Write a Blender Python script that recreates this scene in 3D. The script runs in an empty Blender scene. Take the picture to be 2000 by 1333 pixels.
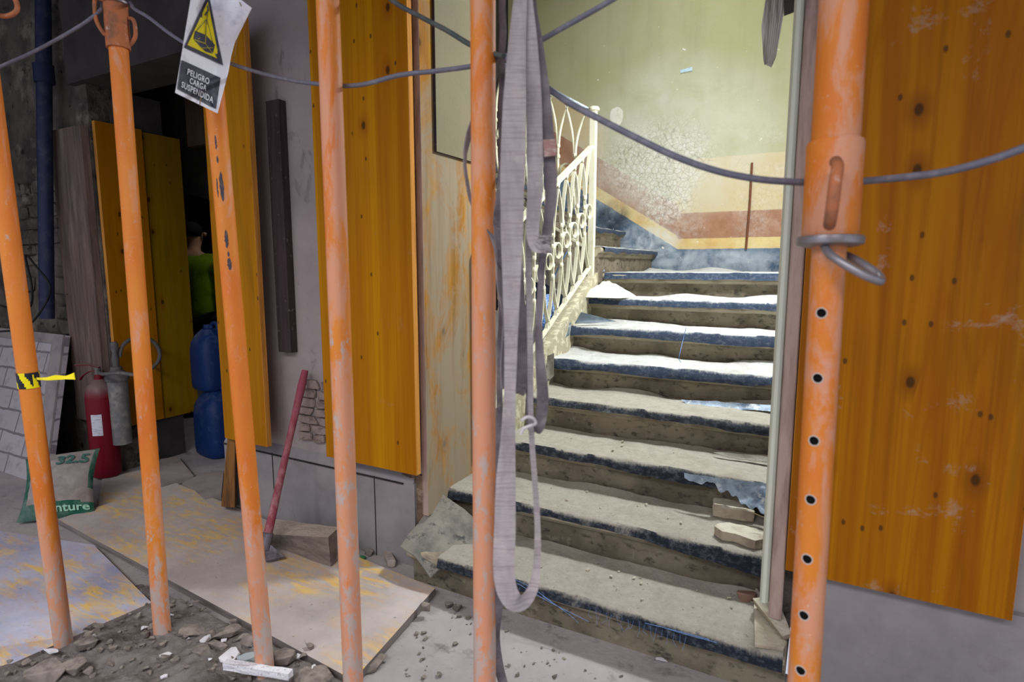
import bpy, bmesh, math, random
from math import sin, cos, pi, radians, sqrt, atan, atan2
from mathutils import Vector, Matrix, noise
S = bpy.context.scene
C = S.collection
V = Vector
# ------------------------------------------------------------------ camera
F_PX = 1133.0; CXP = 1000.0; CYP = 666.5; H_CAM = 1.25
PITCH = atan((CYP-520.0)/F_PX)
YAW = atan((1622.0-CXP)/(F_PX/cos(PITCH)))
cd = bpy.data.cameras.new('camera'); cam = bpy.data.objects.new('camera', cd); C.objects.link(cam)
cd.sensor_width = 36.0; cd.lens = F_PX*36.0/2000.0; cd.clip_start = 0.05
cam.location = (0, 0, H_CAM); cam.rotation_euler = (pi/2-PITCH, 0, YAW)
cd.dof.use_dof = True; cd.dof.focus_distance = 2.6; cd.dof.aperture_fstop = 3.2
S.camera = cam
FW = V((-sin(YAW)*cos(PITCH), cos(YAW)*cos(PITCH), -sin(PITCH)))
RT = V((cos(YAW), sin(YAW), 0)); UP = RT.cross(FW); O = V((0, 0, H_CAM))
def ray(x, y): return FW + RT*((x-CXP)/F_PX) + UP*((CYP-y)/F_PX)
def at(x, y, ax, v):
    d = ray(x, y); return O + d*((v-O[ax])/d[ax])
def pd(x, y, d): return O + ray(x, y)*d
# ------------------------------------------------------------------ world and lights
w = bpy.data.worlds.new('sky'); S.world = w; w.use_nodes = True
bg = w.node_tree.nodes['Background']; bg.inputs[0].default_value = (0.78, 0.84, 1.0, 1); bg.inputs[1].default_value = 0.62
def area(name, loc, target, size, power, color, sy=None):
    l = bpy.data.lights.new(name, 'AREA'); l.energy = power; l.color = color; l.shape = 'RECTANGLE'
    l.size = size; l.size_y = sy or size
    o = bpy.data.objects.new(name, l); C.objects.link(o); o.location = loc
    o.rotation_euler = (V(target)-V(loc)).to_track_quat('-Z', 'Y').to_euler(); return o
area('courtyard_daylight', (-0.4, -1.7, 3.7), (-0.6, 0.1, 0.8), 4.2, 172, (0.99, 0.95, 0.98), 1.5)
area('passage_fill', (-3.5, 3.4, 2.6), (-3.9, 3.2, 0.6), 0.3, 3.5, (0.95, 0.98, 1.0))  # unseen fill light added to lift the dark passage
area('stairwell_work_lamp', (0.0, 2.85, 2.5), (-0.95, 3.5, 0.7), 0.22, 60, (0.92, 0.975, 1.0))
area('stairwell_top_fill', (-0.8, 3.7, 4.05), (-0.8, 3.4, 0.5), 0.9, 27, (0.94, 0.99, 1.0))  # unseen overhead fill light below the closed stairwell ceiling
S.view_settings.view_transform = 'Standard'; S.view_settings.look = 'None'
S.view_settings.exposure = 0.35; S.view_settings.gamma = 1.0; S.view_settings.use_curve_mapping = False
# ------------------------------------------------------------------ materials
def lin(c):
    r = []
    for v in c[:3]:
        v /= 255.0; r.append(v/12.92 if v <= 0.04045 else ((v+0.055)/1.055)**2.4)
    return (r[0], r[1], r[2], 1.0)
class NT:
    def __init__(s, name):
        s.m = bpy.data.materials.new(name); s.m.use_nodes = True; s.t = s.m.node_tree
        s.b = s.t.nodes['Principled BSDF']; g = s.n('ShaderNodeNewGeometry'); s.pos = g.outputs['Position']; s.nor = g.outputs['Normal']
    def n(s, k, **kw):
        o = s.t.nodes.new(k)
        for a, b in kw.items(): setattr(o, a, b)
        return o
    def l(s, a, b): s.t.links.new(a, b)
    def val(s, sock, v):
        if hasattr(v, 'is_linked') or hasattr(v, 'links'): s.l(v, sock)
        else: sock.default_value = v
    def math(s, op, a, b=0.0, c=0.0, clamp=False):
        o = s.n('ShaderNodeMath', operation=op, use_clamp=clamp)
        s.val(o.inputs[0], a); s.val(o.inputs[1], b); s.val(o.inputs[2], c); return o.outputs[0]
    def mr(s, v, a, b, c=0.0, d=1.0, smooth=False):
        o = s.n('ShaderNodeMapRange'); o.clamp = True
        if smooth: o.interpolation_type = 'SMOOTHSTEP'
        s.val(o.inputs[0], v)
        for i, x in enumerate((a, b, c, d)): o.inputs[i+1].default_value = x
        return o.outputs[0]
    def scaled(s, sc, rot=None):
        mp = s.n('ShaderNodeMapping'); s.l(s.pos, mp.inputs[0])
        mp.inputs['Scale'].default_value = (sc, sc, sc) if not hasattr(sc, '__len__') else sc
        if rot: mp.inputs['Rotation'].default_value = rot
        return mp.outputs[0]
    def noise(s, sc, det=5, rough=0.6, dist=0.0, off=0.0, rot=None):
        o = s.n('ShaderNodeTexNoise'); v = s.scaled(sc, rot)
        if off:
            a = s.n('ShaderNodeVectorMath', operation='ADD'); s.l(v, a.inputs[0]); a.inputs[1].default_value = (off, off*1.7, -off); v = a.outputs[0]
        s.l(v, o.inputs['Vector']); o.inputs['Scale'].default_value = 1.0; o.inputs['Detail'].default_value = det
        o.inputs['Roughness'].default_value = rough; o.inputs['Distortion'].default_value = dist
        return o.outputs[0]
    def voro(s, sc, feat='F1'):
        o = s.n('ShaderNodeTexVoronoi', feature=feat); s.l(s.scaled(sc), o.inputs['Vector']); o.inputs['Scale'].default_value = 1.0; return o
    def mix(s, f, a, b, mode='MIX'):
        o = s.n('ShaderNodeMix', data_type='RGBA', blend_type=mode)
        s.val(o.inputs[0], f); s.val(o.inputs[6], a); s.val(o.inputs[7], b); return o.outputs[2]
    def xyz(s):
        o = s.n('ShaderNodeSeparateXYZ'); s.l(s.pos, o.inputs[0]); return o.outputs
    def upz(s):
        o = s.n('ShaderNodeSeparateXYZ'); s.l(s.nor, o.inputs[0]); return o.outputs[2]
    def done(s, col, rough=0.8, metal=0.0, bump=None, bs=0.3, dist=0.01, spec=0.3):
        s.val(s.b.inputs['Base Color'], col); s.val(s.b.inputs['Roughness'], rough); s.val(s.b.inputs['Metallic'], metal)
        s.b.inputs['Specular IOR Level'].default_value = spec
        if bump is not None:
            o = s.n('ShaderNodeBump'); o.inputs['Strength'].default_value = bs; o.inputs['Distance'].default_value = dist
            s.val(o.inputs['Height'], bump); s.l(o.outputs[0], s.b.inputs['Normal'])
        return s.m
_off = [0]
def M(name, base, layers=(), rough=0.85, metal=0.0, bsc=60, bs=0.25, dist=0.006, spec=0.25):
    """layers: (colour, scale, lo, hi, amount, opts)"""
    t = NT(name); col = lin(base)
    for ly in layers:
        c, sc, lo, hi = ly[:4]; amt = ly[4] if len(ly) > 4 else 1.0; op = ly[5] if len(ly) > 5 else {}
        _off[0] += 3.37
        f = t.mr(t.noise(sc, op.get('det', 6), op.get('rg', 0.62), op.get('dist', 0.0), off=_off[0], rot=op.get('rot')), lo, hi, 0, amt)
        if 'z' in op:
            z0, z1 = op['z']; f = t.math('MULTIPLY', f, t.mr(t.xyz()[2], min(z0, z1), max(z0, z1), 1.0 if z0 > z1 and 0 else (0.0 if z0 < z1 else 1.0), 1.0 if z0 < z1 else 0.0))
        if 'up' in op:
            f = t.math('MULTIPLY', f, t.mr(t.upz(), op['up'][0], op['up'][1]))
        col = t.mix(f, col, lin(c))
    b = t.noise(bsc, 6, 0.65) if bsc else None
    return t.done(col, rough, metal, b, bs, dist, spec)

def mat_panel(name, base, dark, streak, dusty=0.0, off=0.0, ax='z', worn=0.0):
    t = NT(name)
    if ax == 'z': g1, g2, g3 = (9, 9, .35), (38, 38, .8), (120, 120, 2.0); kn = (4.2, 4.2, 3.0)
    else: g1, g2, g3 = (.35, 9, 9), (.8, 38, 38), (2.0, 120, 120); kn = (3.0, 4.2, 4.2)
    col = lin(base)
    a = t.noise(g1, 3, .5, 1.2, off=off+1); col = t.mix(t.mr(a, .42, .62, 0, .75), col, lin(streak))
    wv = t.math('SINE', t.math('MULTIPLY', t.noise(g1, 2, .4, .6, off=off+7), 90.0))
    col = t.mix(t.mr(wv, .2, 1, 0, .38), col, lin(streak))
    b = t.noise(g2, 4, .6, .3, off=off+2); col = t.mix(t.mr(b, .5, .75, 0, .55), col, lin(dark))
    c = t.noise(g3, 3, .6, off=off+4); col = t.mix(t.mr(c, .5, .8, 0, .3), col, lin(dark))
    g = t.noise((6, 6, .5) if ax == 'z' else (.5, 6, 6), 4, .6, .5, off=off+11); col = t.mix(t.mr(g, .62, .74, 0, .5), col, lin((96, 82, 18)))
    xx, yy, zz = t.xyz(); h_ = t.math('ADD', xx, yy)
    def v2d(a, b, o_):
        cb = t.n('ShaderNodeCombineXYZ'); t.l(t.math('MULTIPLY', h_, a), cb.inputs[0]); t.l(t.math('MULTIPLY_ADD', zz, b, o_), cb.inputs[1])
        vn = t.n('ShaderNodeTexVoronoi', voronoi_dimensions='2D'); t.l(cb.outputs[0], vn.inputs['Vector']); vn.inputs['Scale'].default_value = 1.0; return vn
    st = t.n('ShaderNodeTexWhiteNoise', noise_dimensions='1D'); t.l(t.math('FLOOR', t.math('MULTIPLY_ADD', h_, 9.5, off)), st.inputs['W'])
    col = t.mix(t.mr(st.outputs[0], 0, 1, 0, .45), col, lin(dark)); 
    v = v2d(6.5, 4.0, off); d = v.outputs['Distance']
    sx = t.n('ShaderNodeSeparateColor'); t.l(v.outputs['Color'], sx.inputs[0])
    k = t.math('MULTIPLY', t.mr(d, .045, .075, 1, 0), t.mr(sx.outputs[0], .60, .62))
    halo = t.math('MULTIPLY', t.mr(d, .07, .24, .6, 0), t.mr(sx.outputs[0], .60, .62)); col = t.mix(halo, col, lin(dark))
    col = t.mix(t.math('MULTIPLY', k, .85), col, lin((60, 38, 14)))
    v2 = v2d(15, 9, off+5); sx2 = t.n('ShaderNodeSeparateColor'); t.l(v2.outputs['Color'], sx2.inputs[0])
    k2 = t.math('MULTIPLY', t.mr(v2.outputs['Distance'], .05, .10, 1, 0), t.mr(sx2.outputs[1], .84, .85))
    col = t.mix(t.math('MULTIPLY', k2, .8), col, lin((70, 45, 20)))
    if dusty: 
        col = t.mix(t.mr(t.noise(7, 8, .75, .4, off=off+5), .60, .70, 0, dusty), col, lin((168, 150, 135)))
    if worn:
        w1 = t.mr(t.noise((4.5, 4.5, 2.6), 7, .72, .8, off=off+9), .36, .54, 0, worn); col = t.mix(w1, col, lin((150, 138, 116)))
        w2 = t.mr(t.noise((22, 22, 1.2), 5, .7, off=off+13), .48, .7, 0, worn*.8); col = t.mix(t.math('MULTIPLY', w2, .6), col, lin((116, 84, 52)))
    return t.done(col, .6 if not worn else .75, 0, t.math('ADD', c, b), .15, .003, .12)
def mat_orange(name, off=0.0, z0=-.2, z1=1.3, heavy=1.0, top=.02):
    t = NT(name); z = t.xyz()[2]
    col = t.mix(t.mr(t.noise((10, 10, 3), 5, .6, off=off), .4, .65), lin((214, 130, 44)), lin((208, 112, 34)))
    lo = t.noise((13, 13, 4), 7, .72, .5, off=off+3)
    th = t.math('ADD', lo, t.mr(z, z0, z1, .26*heavy, top))
    col = t.mix(t.mr(th, .57, .67, 0, .78), col, lin((206, 150, 122)))
    dd = t.math('ADD', t.noise((30, 30, 12), 8, .78, .3, off=off+6), t.mr(z, z0, z1, .17*heavy, .0))
    col = t.mix(t.mr(dd, .62, .68, 0, .9), col, lin((178, 164, 156)))
    sc = t.noise((42, 42, 7), 4, .6, .4, off=off+9); col = t.mix(t.mr(sc, .755, .77, 0, .9), col, lin((72, 66, 70)))
    col = t.mix(t.mr(t.noise(190, 2, .5, off=off+2), .70, .76, 0, .5), col, lin((206, 196, 186)))
    return t.done(col, .55, 0, dd, .3, .004, .35)
def mat_sheet(name, dust=(190, 184, 168), felt=(34, 42, 54), lo=.42, hi=.72):
    t = NT(name); fr = t.noise((90, 90, 30), 5, .7); up = t.upz()
    m = t.math('ADD', up, t.math('MULTIPLY', t.math('SUBTRACT', fr, .5), .55))
    k = t.mr(m, lo, hi)
    patch = t.mr(t.noise(9, 6, .7, off=4), .66, .72, 1, .25)
    k = t.math('MULTIPLY', k, patch)
    d = t.mix(t.mr(t.noise(26, 9, .8, off=2), .35, .7), lin(dust), lin(tuple(v*.86 for v in dust)))
    d = t.mix(t.mr(t.noise(70, 5, .7, off=8), .60, .68, 0, .6), d, lin((110, 104, 92)))
    d = t.mix(t.mr(t.noise(7, 6, .7, off=11), .5, .66, 0, .4), d, lin((150, 140, 122)))
    fe = t.mix(t.mr(t.noise((40, 40, 60), 6, .75, off=6), .48, .72, 0, .55), lin(felt), lin((132, 140, 146)))
    col = t.mix(k, fe, d)
    return t.done(col, t.mr(k, 0, 1, .48, .95), 0, t.noise(38, 9, .8), .9, .010, .3)
def mat_wallpaint():
    t = NT('stairwell painted plaster'); x, y, z = t.xyz()
    e = t.math('MULTIPLY', t.math('SUBTRACT', t.noise(14, 5, .6), .5), .012)
    q = t.math('MAXIMUM', t.math('SUBTRACT', -1.10, x), 0.0)
    s = t.math('ADD', t.math('SUBTRACT', z, t.math('MULTIPLY', q, .62)), e)
    stre = t.mr(q, 0, .02, 1.0, 1.22)
    s = t.math('ADD', t.math('DIVIDE', t.math('SUBTRACT', s, 1.385), stre), 1.385)
    s0 = t.math('ADD', t.math('SUBTRACT', z, t.math('MULTIPLY', q, .62)), e)
    def step(v): return t.mr(s, v-.002, v+.002)
    blue = t.mix(t.mr(t.noise(5, 8, .7, .5, off=1), .42, .62), lin((48, 72, 98)), lin((92, 116, 138)))
    och = t.mix(t.mr(t.noise(6, 5, .6, off=3), .4, .7), lin((212, 190, 128)), lin((200, 160, 90)))
    brn = t.mix(t.mr(t.noise(9, 7, .7, off=5), .4, .7), lin((150, 104, 76)), lin((172, 132, 104)))
    tan = t.mix(t.mr(t.noise(4, 6, .6, off=7), .4, .7), lin((196, 174, 124)), lin((196, 182, 150)))
    olv = t.mix(t.mr(t.noise(1.6, 6, .6, .4, off=9), .35, .7), lin((166, 164, 116)), lin((176, 173, 140)))
    olv = t.mix(t.mr(t.noise((10, 10, 1.2), 4, .6, off=19), .5, .8, 0, .3), olv, lin((140, 136, 104)))
    col = t.mix(step(1.385), blue, och); col = t.mix(step(1.47), col, brn); col = t.mix(step(1.672), col, tan); tanm = t.math('MULTIPLY', t.mr(q, .02, .10), t.mr(q, .60, .68, 1, 0))
    col = t.mix(t.math('MAXIMUM', t.mr(s0, 2.088, 2.092), t.math('MULTIPLY', tanm, step(1.672))), col, olv)
    # soft-edged whitish patches near the middle, flaking, chips
    bl = t.mr(t.noise((1.5, 1.5, 1.7), 6, .65, .6, off=12), .44, .60)
    zone = t.math('MULTIPLY', t.mr(z, 1.3, 1.55), t.mr(z, 2.15, 2.65, 1, 0))
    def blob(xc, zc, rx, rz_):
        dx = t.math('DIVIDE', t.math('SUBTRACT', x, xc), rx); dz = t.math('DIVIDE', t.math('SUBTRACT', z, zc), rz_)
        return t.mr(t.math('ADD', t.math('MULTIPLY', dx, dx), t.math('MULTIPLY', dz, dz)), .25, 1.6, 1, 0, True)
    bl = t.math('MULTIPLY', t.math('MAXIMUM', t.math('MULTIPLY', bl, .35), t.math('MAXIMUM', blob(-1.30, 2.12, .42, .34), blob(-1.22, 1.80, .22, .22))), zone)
    haze = t.math('MULTIPLY', blob(-1.2, 2.26, .75, .6), .55); haze = t.math('MULTIPLY', haze, t.mr(t.noise(4, 6, .6, .5, off=31), .3, .6, .4, 1)); col = t.mix(haze, col, lin((210, 212, 196)))  # wide pale haze that lifts the wall's brightness, painted into the colour
    ck = t.n('ShaderNodeTexVoronoi', feature='DISTANCE_TO_EDGE'); t.l(t.scaled(26), ck.inputs['Vector']); ck.inputs['Scale'].default_value = 1
    flake = t.mr(t.noise(32, 7, .8, off=13), .44, .6, .15, .8)
    col = t.mix(t.math('MULTIPLY', bl, flake), col, lin((224, 222, 212)))
    crk = t.math('MULTIPLY', t.mr(ck.outputs[0], .015, .05, 1, 0), t.math('MULTIPLY', bl, .55)); col = t.mix(crk, col, lin((120, 104, 90)))
    dust = t.math('MULTIPLY', t.mr(t.noise(3.5, 7, .7, .6, off=21), .42, .58), t.mr(z, 1.42, 1.30)); col = t.mix(t.math('MULTIPLY', dust, .35), col, lin((206, 212, 216)))
    soot = t.math('MULTIPLY', blob(-1.66, 1.66, .15, .13), t.mr(t.noise(6, 5, .6, .4, off=41), .3, .55)); col = t.mix(t.math('MULTIPLY', soot, .85), col, lin((40, 46, 56)))
    pw = t.math('MULTIPLY', t.math('MAXIMUM', blob(-1.36, 1.44, .26, .14), t.math('MULTIPLY', blob(-.9, 1.30, .5, .08), .5)), t.mr(t.noise(5, 6, .6, .8, off=43), .35, .6)); col = t.mix(t.math('MULTIPLY', pw, .85), col, lin((214, 220, 222)))
    ch = t.math('MAXIMUM', t.mr(t.noise(24, 3, .5, off=15), .725, .735), t.mr(t.noise(8, 4, .55, off=17), .775, .78))
    col = t.mix(t.math('MULTIPLY', ch, .9), col, lin((232, 230, 214)))
    cr2 = t.n('ShaderNodeTexWave'); 
    return t.done(col, .7, 0, t.noise(30, 8, .7), .25, .006, .3)
PANEL_A = mat_panel('varnished yellow shuttering', (196, 136, 0), (150, 84, 4), (176, 110, 0), .12, 3)
PANEL_B = mat_panel('orange yellow shuttering', (178, 114, 2), (116, 60, 4), (152, 84, 4), .6, 21)
PANEL_C = mat_panel('clean yellow shuttering', (184, 126, 0), (150, 86, 0), (168, 106, 4), .05, 33)
PANEL_W = mat_panel('weathered shuttering', (196, 142, 30), (120, 82, 36), (170, 110, 40), .5, 44, worn=.95)
PEDGE = M('shuttering edge', (206, 142, 62), [((150, 96, 40), (60, 60, 3), .45, .65, .7)])
ORANGE = [mat_orange('orange prop paint %s' % n, o, z0, z1, hv, .02 if n in 'abc' else .11) for n, o, z0, z1, hv in
          (('a', 1, -.1, .75, 1.1), ('b', 9, -.1, .75, 1.1), ('c', 17, -.1, .8, 1.1), ('d', 25, 0, 1.5, 1.0), ('e', 33, 0, 1.6, 1.0), ('f', 41, -.1, .9, .75))]
STEEL = M('dusty galvanised steel', (150, 146, 150), [((110, 96, 84), 20, .5, .7, .6)], .42, .55, 80, .1)
RUSTO = M('rust stained orange steel', (178, 108, 70), [((120, 88, 70), 30, .45, .65, .8), ((214, 196, 184), 40, .62, .72, .7)], .7)
CASE = M('pale green door casing paint', (206, 212, 192), [((214, 214, 196), 12, .5, .7, .6), ((70, 70, 60), 36, .70, .72, .8)], .5)
CASE2 = M('dusty brown casing timber', (176, 152, 140), [((120, 98, 88), (40, 40, 4), .45, .65, .7), ((170, 150, 138), 20, .55, .7, .6)], .8)
PLAST = M('grey plaster', (168, 157, 155), [((148, 138, 138), 3, .4, .65, .8), ((164, 152, 148), 9, .5, .7, .6), ((96, 90, 92), (11, 11, 5), .60, .72, .6, {'dist': 1.2})], .9, 0, 60, .3)
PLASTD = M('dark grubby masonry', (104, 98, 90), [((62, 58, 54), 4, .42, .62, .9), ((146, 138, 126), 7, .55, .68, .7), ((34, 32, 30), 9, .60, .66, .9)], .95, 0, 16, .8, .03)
CONC = M('dark concrete lintel', (70, 66, 64), [((50, 47, 46), 5, .4, .7, .8)], .9)
STONE = M('grey plinth stone', (150, 145, 144), [((126, 121, 122), 4, .4, .65, .8), ((150, 146, 148), (12, 12, 3), .55, .7, .5), ((92, 80, 70), 6, .6, .75, .6, {'z': (.45, .1)})], .85, 0, 120, .15)
BROKEN = M('broken masonry', (146, 120, 98), [((92, 76, 64), 9, .42, .6, .9), ((176, 156, 134), 14, .55, .68, .7)], .95, 0, 24, .9, .03)
BRICKD = M('dusty exposed brick', (156, 140, 132), [((104, 90, 82), 22, .5, .62, .7), ((172, 158, 150), 12, .5, .7, .6)], .95, 0, 50, .6, .01)
FLOORM = M('dusty concrete floor', (174, 166, 164), [((146, 140, 140), 2.2, .4, .65, .9), ((172, 164, 160), 3.5, .5, .66, .8), ((100, 94, 90), 12, .58, .72, .7), ((84, 78, 74), 90, .66, .7, .8)], .95, 0, 40, .45, .01)
DIRT = M('dark crumbly dirt', (136, 129, 125), [((100, 92, 86), 14, .4, .62, .9), ((140, 130, 122), 40, .55, .7, .8), ((196, 188, 180), 120, .70, .74, .9)], .97, 0, 70, .9, .015)
def mat_ply(name, rz, blue):
    t = NT(name)
    base = lin((196, 186, 180)) if not blue else lin((188, 188, 204))  # blue variant carries the cool sky tint of the lower left as paint
    col = t.mix(t.mr(t.noise(3, 6, .65, off=2+blue), .4, .65), base, lin((172, 162, 158)) if not blue else lin((156, 158, 182)))
    col = t.mix(t.mr(t.noise(30, 6, .7, off=3+blue), .5, .7, 0, .5), col, lin((190, 180, 170)))
    a = t.noise((7, 26, 7), 6, .7, .8, off=5+blue*3, rot=(0, 0, rz)); b = t.noise(2.6, 3, .5, off=6+blue*5)
    m = t.math('MULTIPLY', t.mr(a, .46, .64), t.mr(b, .44, .58))
    col = t.mix(t.math('MULTIPLY', m, .8), col, lin((240, 196, 60)))
    m2 = t.math('MULTIPLY', t.mr(t.noise((9, 40, 9), 5, .7, off=8, rot=(0, 0, rz)), .5, .6), t.mr(b, .36, .5)); col = t.mix(t.math('MULTIPLY', m2, .35), col, lin((214, 160, 84)))
    col = t.mix(t.mr(t.noise(70, 3, .6, off=9), .68, .73, 0, .7), col, lin((98, 90, 88)))
    return t.done(col, .9, 0, t.noise(45, 8, .7), .4, .006)
PLYA = mat_ply('dusty yellow shuttering on floor', .5, 0); PLY_SKYTINT = mat_ply('dusty shuttering with painted sky tint', .3, 1)
PLYE = M('plywood edge', (132, 122, 118), [((96, 88, 86), (3, 3, 60), .45, .6, .8)])
STEPM = M('worn beige step stone', (166, 156, 134), [((132, 120, 100), (3, 5, 5), .45, .65, .8), ((96, 88, 76), (9, 14, 40), .52, .66, .6), ((190, 180, 160), 12, .58, .7, .6)], .85, 0, 40, .4)
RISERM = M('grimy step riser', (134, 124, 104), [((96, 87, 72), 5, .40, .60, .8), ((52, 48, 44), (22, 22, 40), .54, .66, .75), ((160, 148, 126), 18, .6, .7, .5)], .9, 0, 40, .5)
SHEETM = mat_sheet('dusty dark floor sheet'); SHEET2 = mat_sheet('powdered floor sheet', (222, 222, 216), (46, 62, 86), .46, .76)
FLAPM = M('stiff dusty felt', (136, 132, 120), [((98, 98, 92), 10, .45, .62, .8), ((52, 54, 58), 26, .58, .68, .8)], .95, 0, 90, .5)
PLASTIC = M('torn blue grey plastic film', (150, 168, 184), [((86, 104, 124), 12, .45, .6, .9), ((220, 226, 226), 20, .56, .66, .8)], .35, 0, 30, .6, .01, .5)
IRON = M('cream painted iron', (232, 228, 200), [((196, 188, 150), 14, .5, .7, .6), ((150, 136, 104), 40, .66, .74, .7)], .5, 0, 90, .1)
RAILTOP = M('grey wrapped handrail', (120, 130, 140), [((206, 214, 220), 9, .48, .6, .9), ((56, 62, 74), 20, .56, .66, .8)], .4)
STRAP1 = M('dusty grey webbing', (182, 172, 172), [((146, 136, 136), (20, 20, 6), .4, .65, .8), ((198, 186, 180), 26, .54, .7, .7), ((136, 122, 122), (10, 10, 300), .5, .62, .4, {'det': 2})], .95, 0, (90, 90, 420), .8, .004)
STRAP2 = M('dark grey webbing', (138, 128, 132), [((84, 78, 82), 14, .4, .65, .8), ((160, 150, 148), 30, .6, .72, .6)], .95, 0, (90, 90, 420), .8, .004)
CABLE = M('grey rubber cable', (104, 104, 116), [((140, 138, 146), 30, .5, .7, .7)], .45, 0, 120, .1)
CABLE2 = M('dark green grey cable', (74, 82, 82), [((110, 112, 112), 30, .5, .7, .7)], .5)
WHITEP = M('white sign plastic', (236, 238, 248), [((180, 182, 200), 22, .55, .72, .6), ((150, 136, 126), 60, .68, .73, .6)], .4)
SYEL = M('sign yellow', (222, 204, 20), [((190, 172, 20), 40, .55, .7, .6)], .5)
SBLK = M('sign dark ink', (52, 54, 70), [((96, 98, 116), 50, .5, .72, .7)], .5)
TAPEY = M('yellow warning tape', (238, 222, 20), [], .4); TAPEK = M('black warning tape', (30, 34, 44), [((60, 64, 74), 60, .55, .7, .6)], .35)
RED = M('fire extinguisher red', (108, 10, 28), [((120, 104, 100), 12, .2, .4, .85, {'up': (.08, .5)}), ((150, 120, 116), 90, .68, .74, .6)], .4, 0, 0)
RUBR = M('dusty grey rubber', (92, 90, 90), [((130, 124, 118), 16, .5, .7, .7)], .7)
GLASSD = M('dusty frosted glass', (110, 110, 108), [((150, 146, 140), 18, .45, .66, .7), ((80, 82, 84), 40, .55, .7, .6)], .5)
LABELW = M('white paper label', (206, 206, 214), [((150, 150, 168), (30, 30, 200), .55, .62, .6, {'det': 1})], .7)
SACKM = M('dusty cement sack paper', (146, 137, 133), [((118, 108, 100), 7, .45, .65, .7), ((172, 162, 152), 20, .5, .7, .6)], .9, 0, 22, .5, .01)
SACKG = M('green sack print', (26, 84, 66), [((100, 120, 110), 12, .4, .62, .75)], .8, 0, 22, .4)
SACKN = M('faded green number', (60, 104, 94), [((110, 126, 118), 40, .55, .7, .6)], .9)
SACKT = M('pale sack lettering', (150, 196, 170), [], .8)
BLUEJ = M('blue plastic jerrycan', (20, 48, 100), [((100, 112, 130), 10, .45, .66, .6, {'up': (.0, .7)}), ((60, 84, 130), 30, .55, .7, .5)], .5)
PIPEB = M('dark blue pipe', (34, 40, 70), [((70, 70, 84), 16, .5, .7, .6)], .5)
HIVIS = M('hi-vis green jacket', (128, 150, 8), [((96, 120, 6), 8, .45, .65, .7)], .8, 0, 12, .4, .02)
SKIN = M('skin', (190, 140, 112), [], .6); HAIRM = M('dark hair', (24, 20, 18), [], .8); TROUS = M('dark work trousers', (36, 38, 46), [], .9); BOOT = M('black boots', (22, 22, 22), [], .8)
TIMBER = M('grey brown timber', (112, 94, 88), [((84, 70, 66), (50, 50, 3), .42, .62, .8), ((150, 132, 122), (14, 14, 2), .52, .7, .6)], .9, 0, (80, 80, 5), .3)
BATTEN = M('dark stained batten', (70, 56, 58), [((50, 40, 42), (50, 50, 3), .42, .62, .8), ((130, 118, 116), 30, .62, .7, .6)], .85)
BOXWALL = M('beige painted board', (128, 120, 92), [((116, 108, 84), 2, .4, .7, .7), ((150, 142, 116), 30, .66, .74, .4)], .7)
BLOCKM = M('dusty stone block', (134, 120, 110), [((104, 94, 86), (6, 6, 30), .45, .62, .8), ((186, 172, 156), 30, .2, .4, .9, {'up': (.6, .9)})], .95, 0, 30, .8, .015)
BRKM = M('pale dusty brick', (176, 164, 142), [((140, 124, 106), 14, .45, .65, .8), ((206, 200, 180), 20, .3, .5, .8, {'up': (.5, .9)})], .95, 0, 40, .7, .01)
RUBM = M('grey rubble', (122, 112, 104), [((94, 86, 80), 14, .42, .62, .8), ((158, 148, 138), 30, .4, .6, .7, {'up': (.5, .9)})], .95, 0, 60, .6)
RUBW = M('white glazed shard', (216, 214, 216), [((176, 172, 170), 20, .5, .7, .6)], .6, 0, 60, .3)
HANDLEM = M('dusty maroon tool handle', (150, 72, 84), [((184, 150, 148), (30, 30, 14), .42, .62, .8, {'z': (.75, .2)}), ((120, 40, 54), 20, .5, .7, .7)], .7)
IRONT = M('worn tool steel', (120, 114, 122), [((86, 78, 74), 30, .45, .65, .8)], .55, .4)
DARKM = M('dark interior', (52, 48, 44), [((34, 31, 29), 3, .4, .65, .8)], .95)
TARP = M('grey tarpaulin', (90, 90, 84), [((60, 60, 56), 6, .4, .65, .8)], .7, 0, 8, .8, .03)
DOORB = M('brown door leaf', (72, 54, 42), [((52, 38, 30), (20, 20, 2), .42, .62, .8)], .8)
TEAL = M('dark teal frame', (50, 62, 64), [], .6)
THREAD = M('blue fibre thread', (110, 146, 200), [], .6)
NET = M('blue mesh net', (70, 120, 196), [((200, 214, 230), 160, .52, .56, .8, {'det': 1})], .7)
WHWALL = M('whitewashed wall', (196, 196, 186), [((150, 148, 136), 5, .45, .65, .8), ((96, 92, 84), 9, .62, .68, .8)], .9)
THREAD = M('blue fibre thread', (110, 146, 200), [], .6); WIRE = M('thin brown wire', (140, 120, 80), [], .6)
LATH = M('dusty torn lath sheet', (226, 220, 212), [((120, 108, 96), (60, 60, 4), .45, .6, .8)], .8)
WPAINT = mat_wallpaint()
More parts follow.
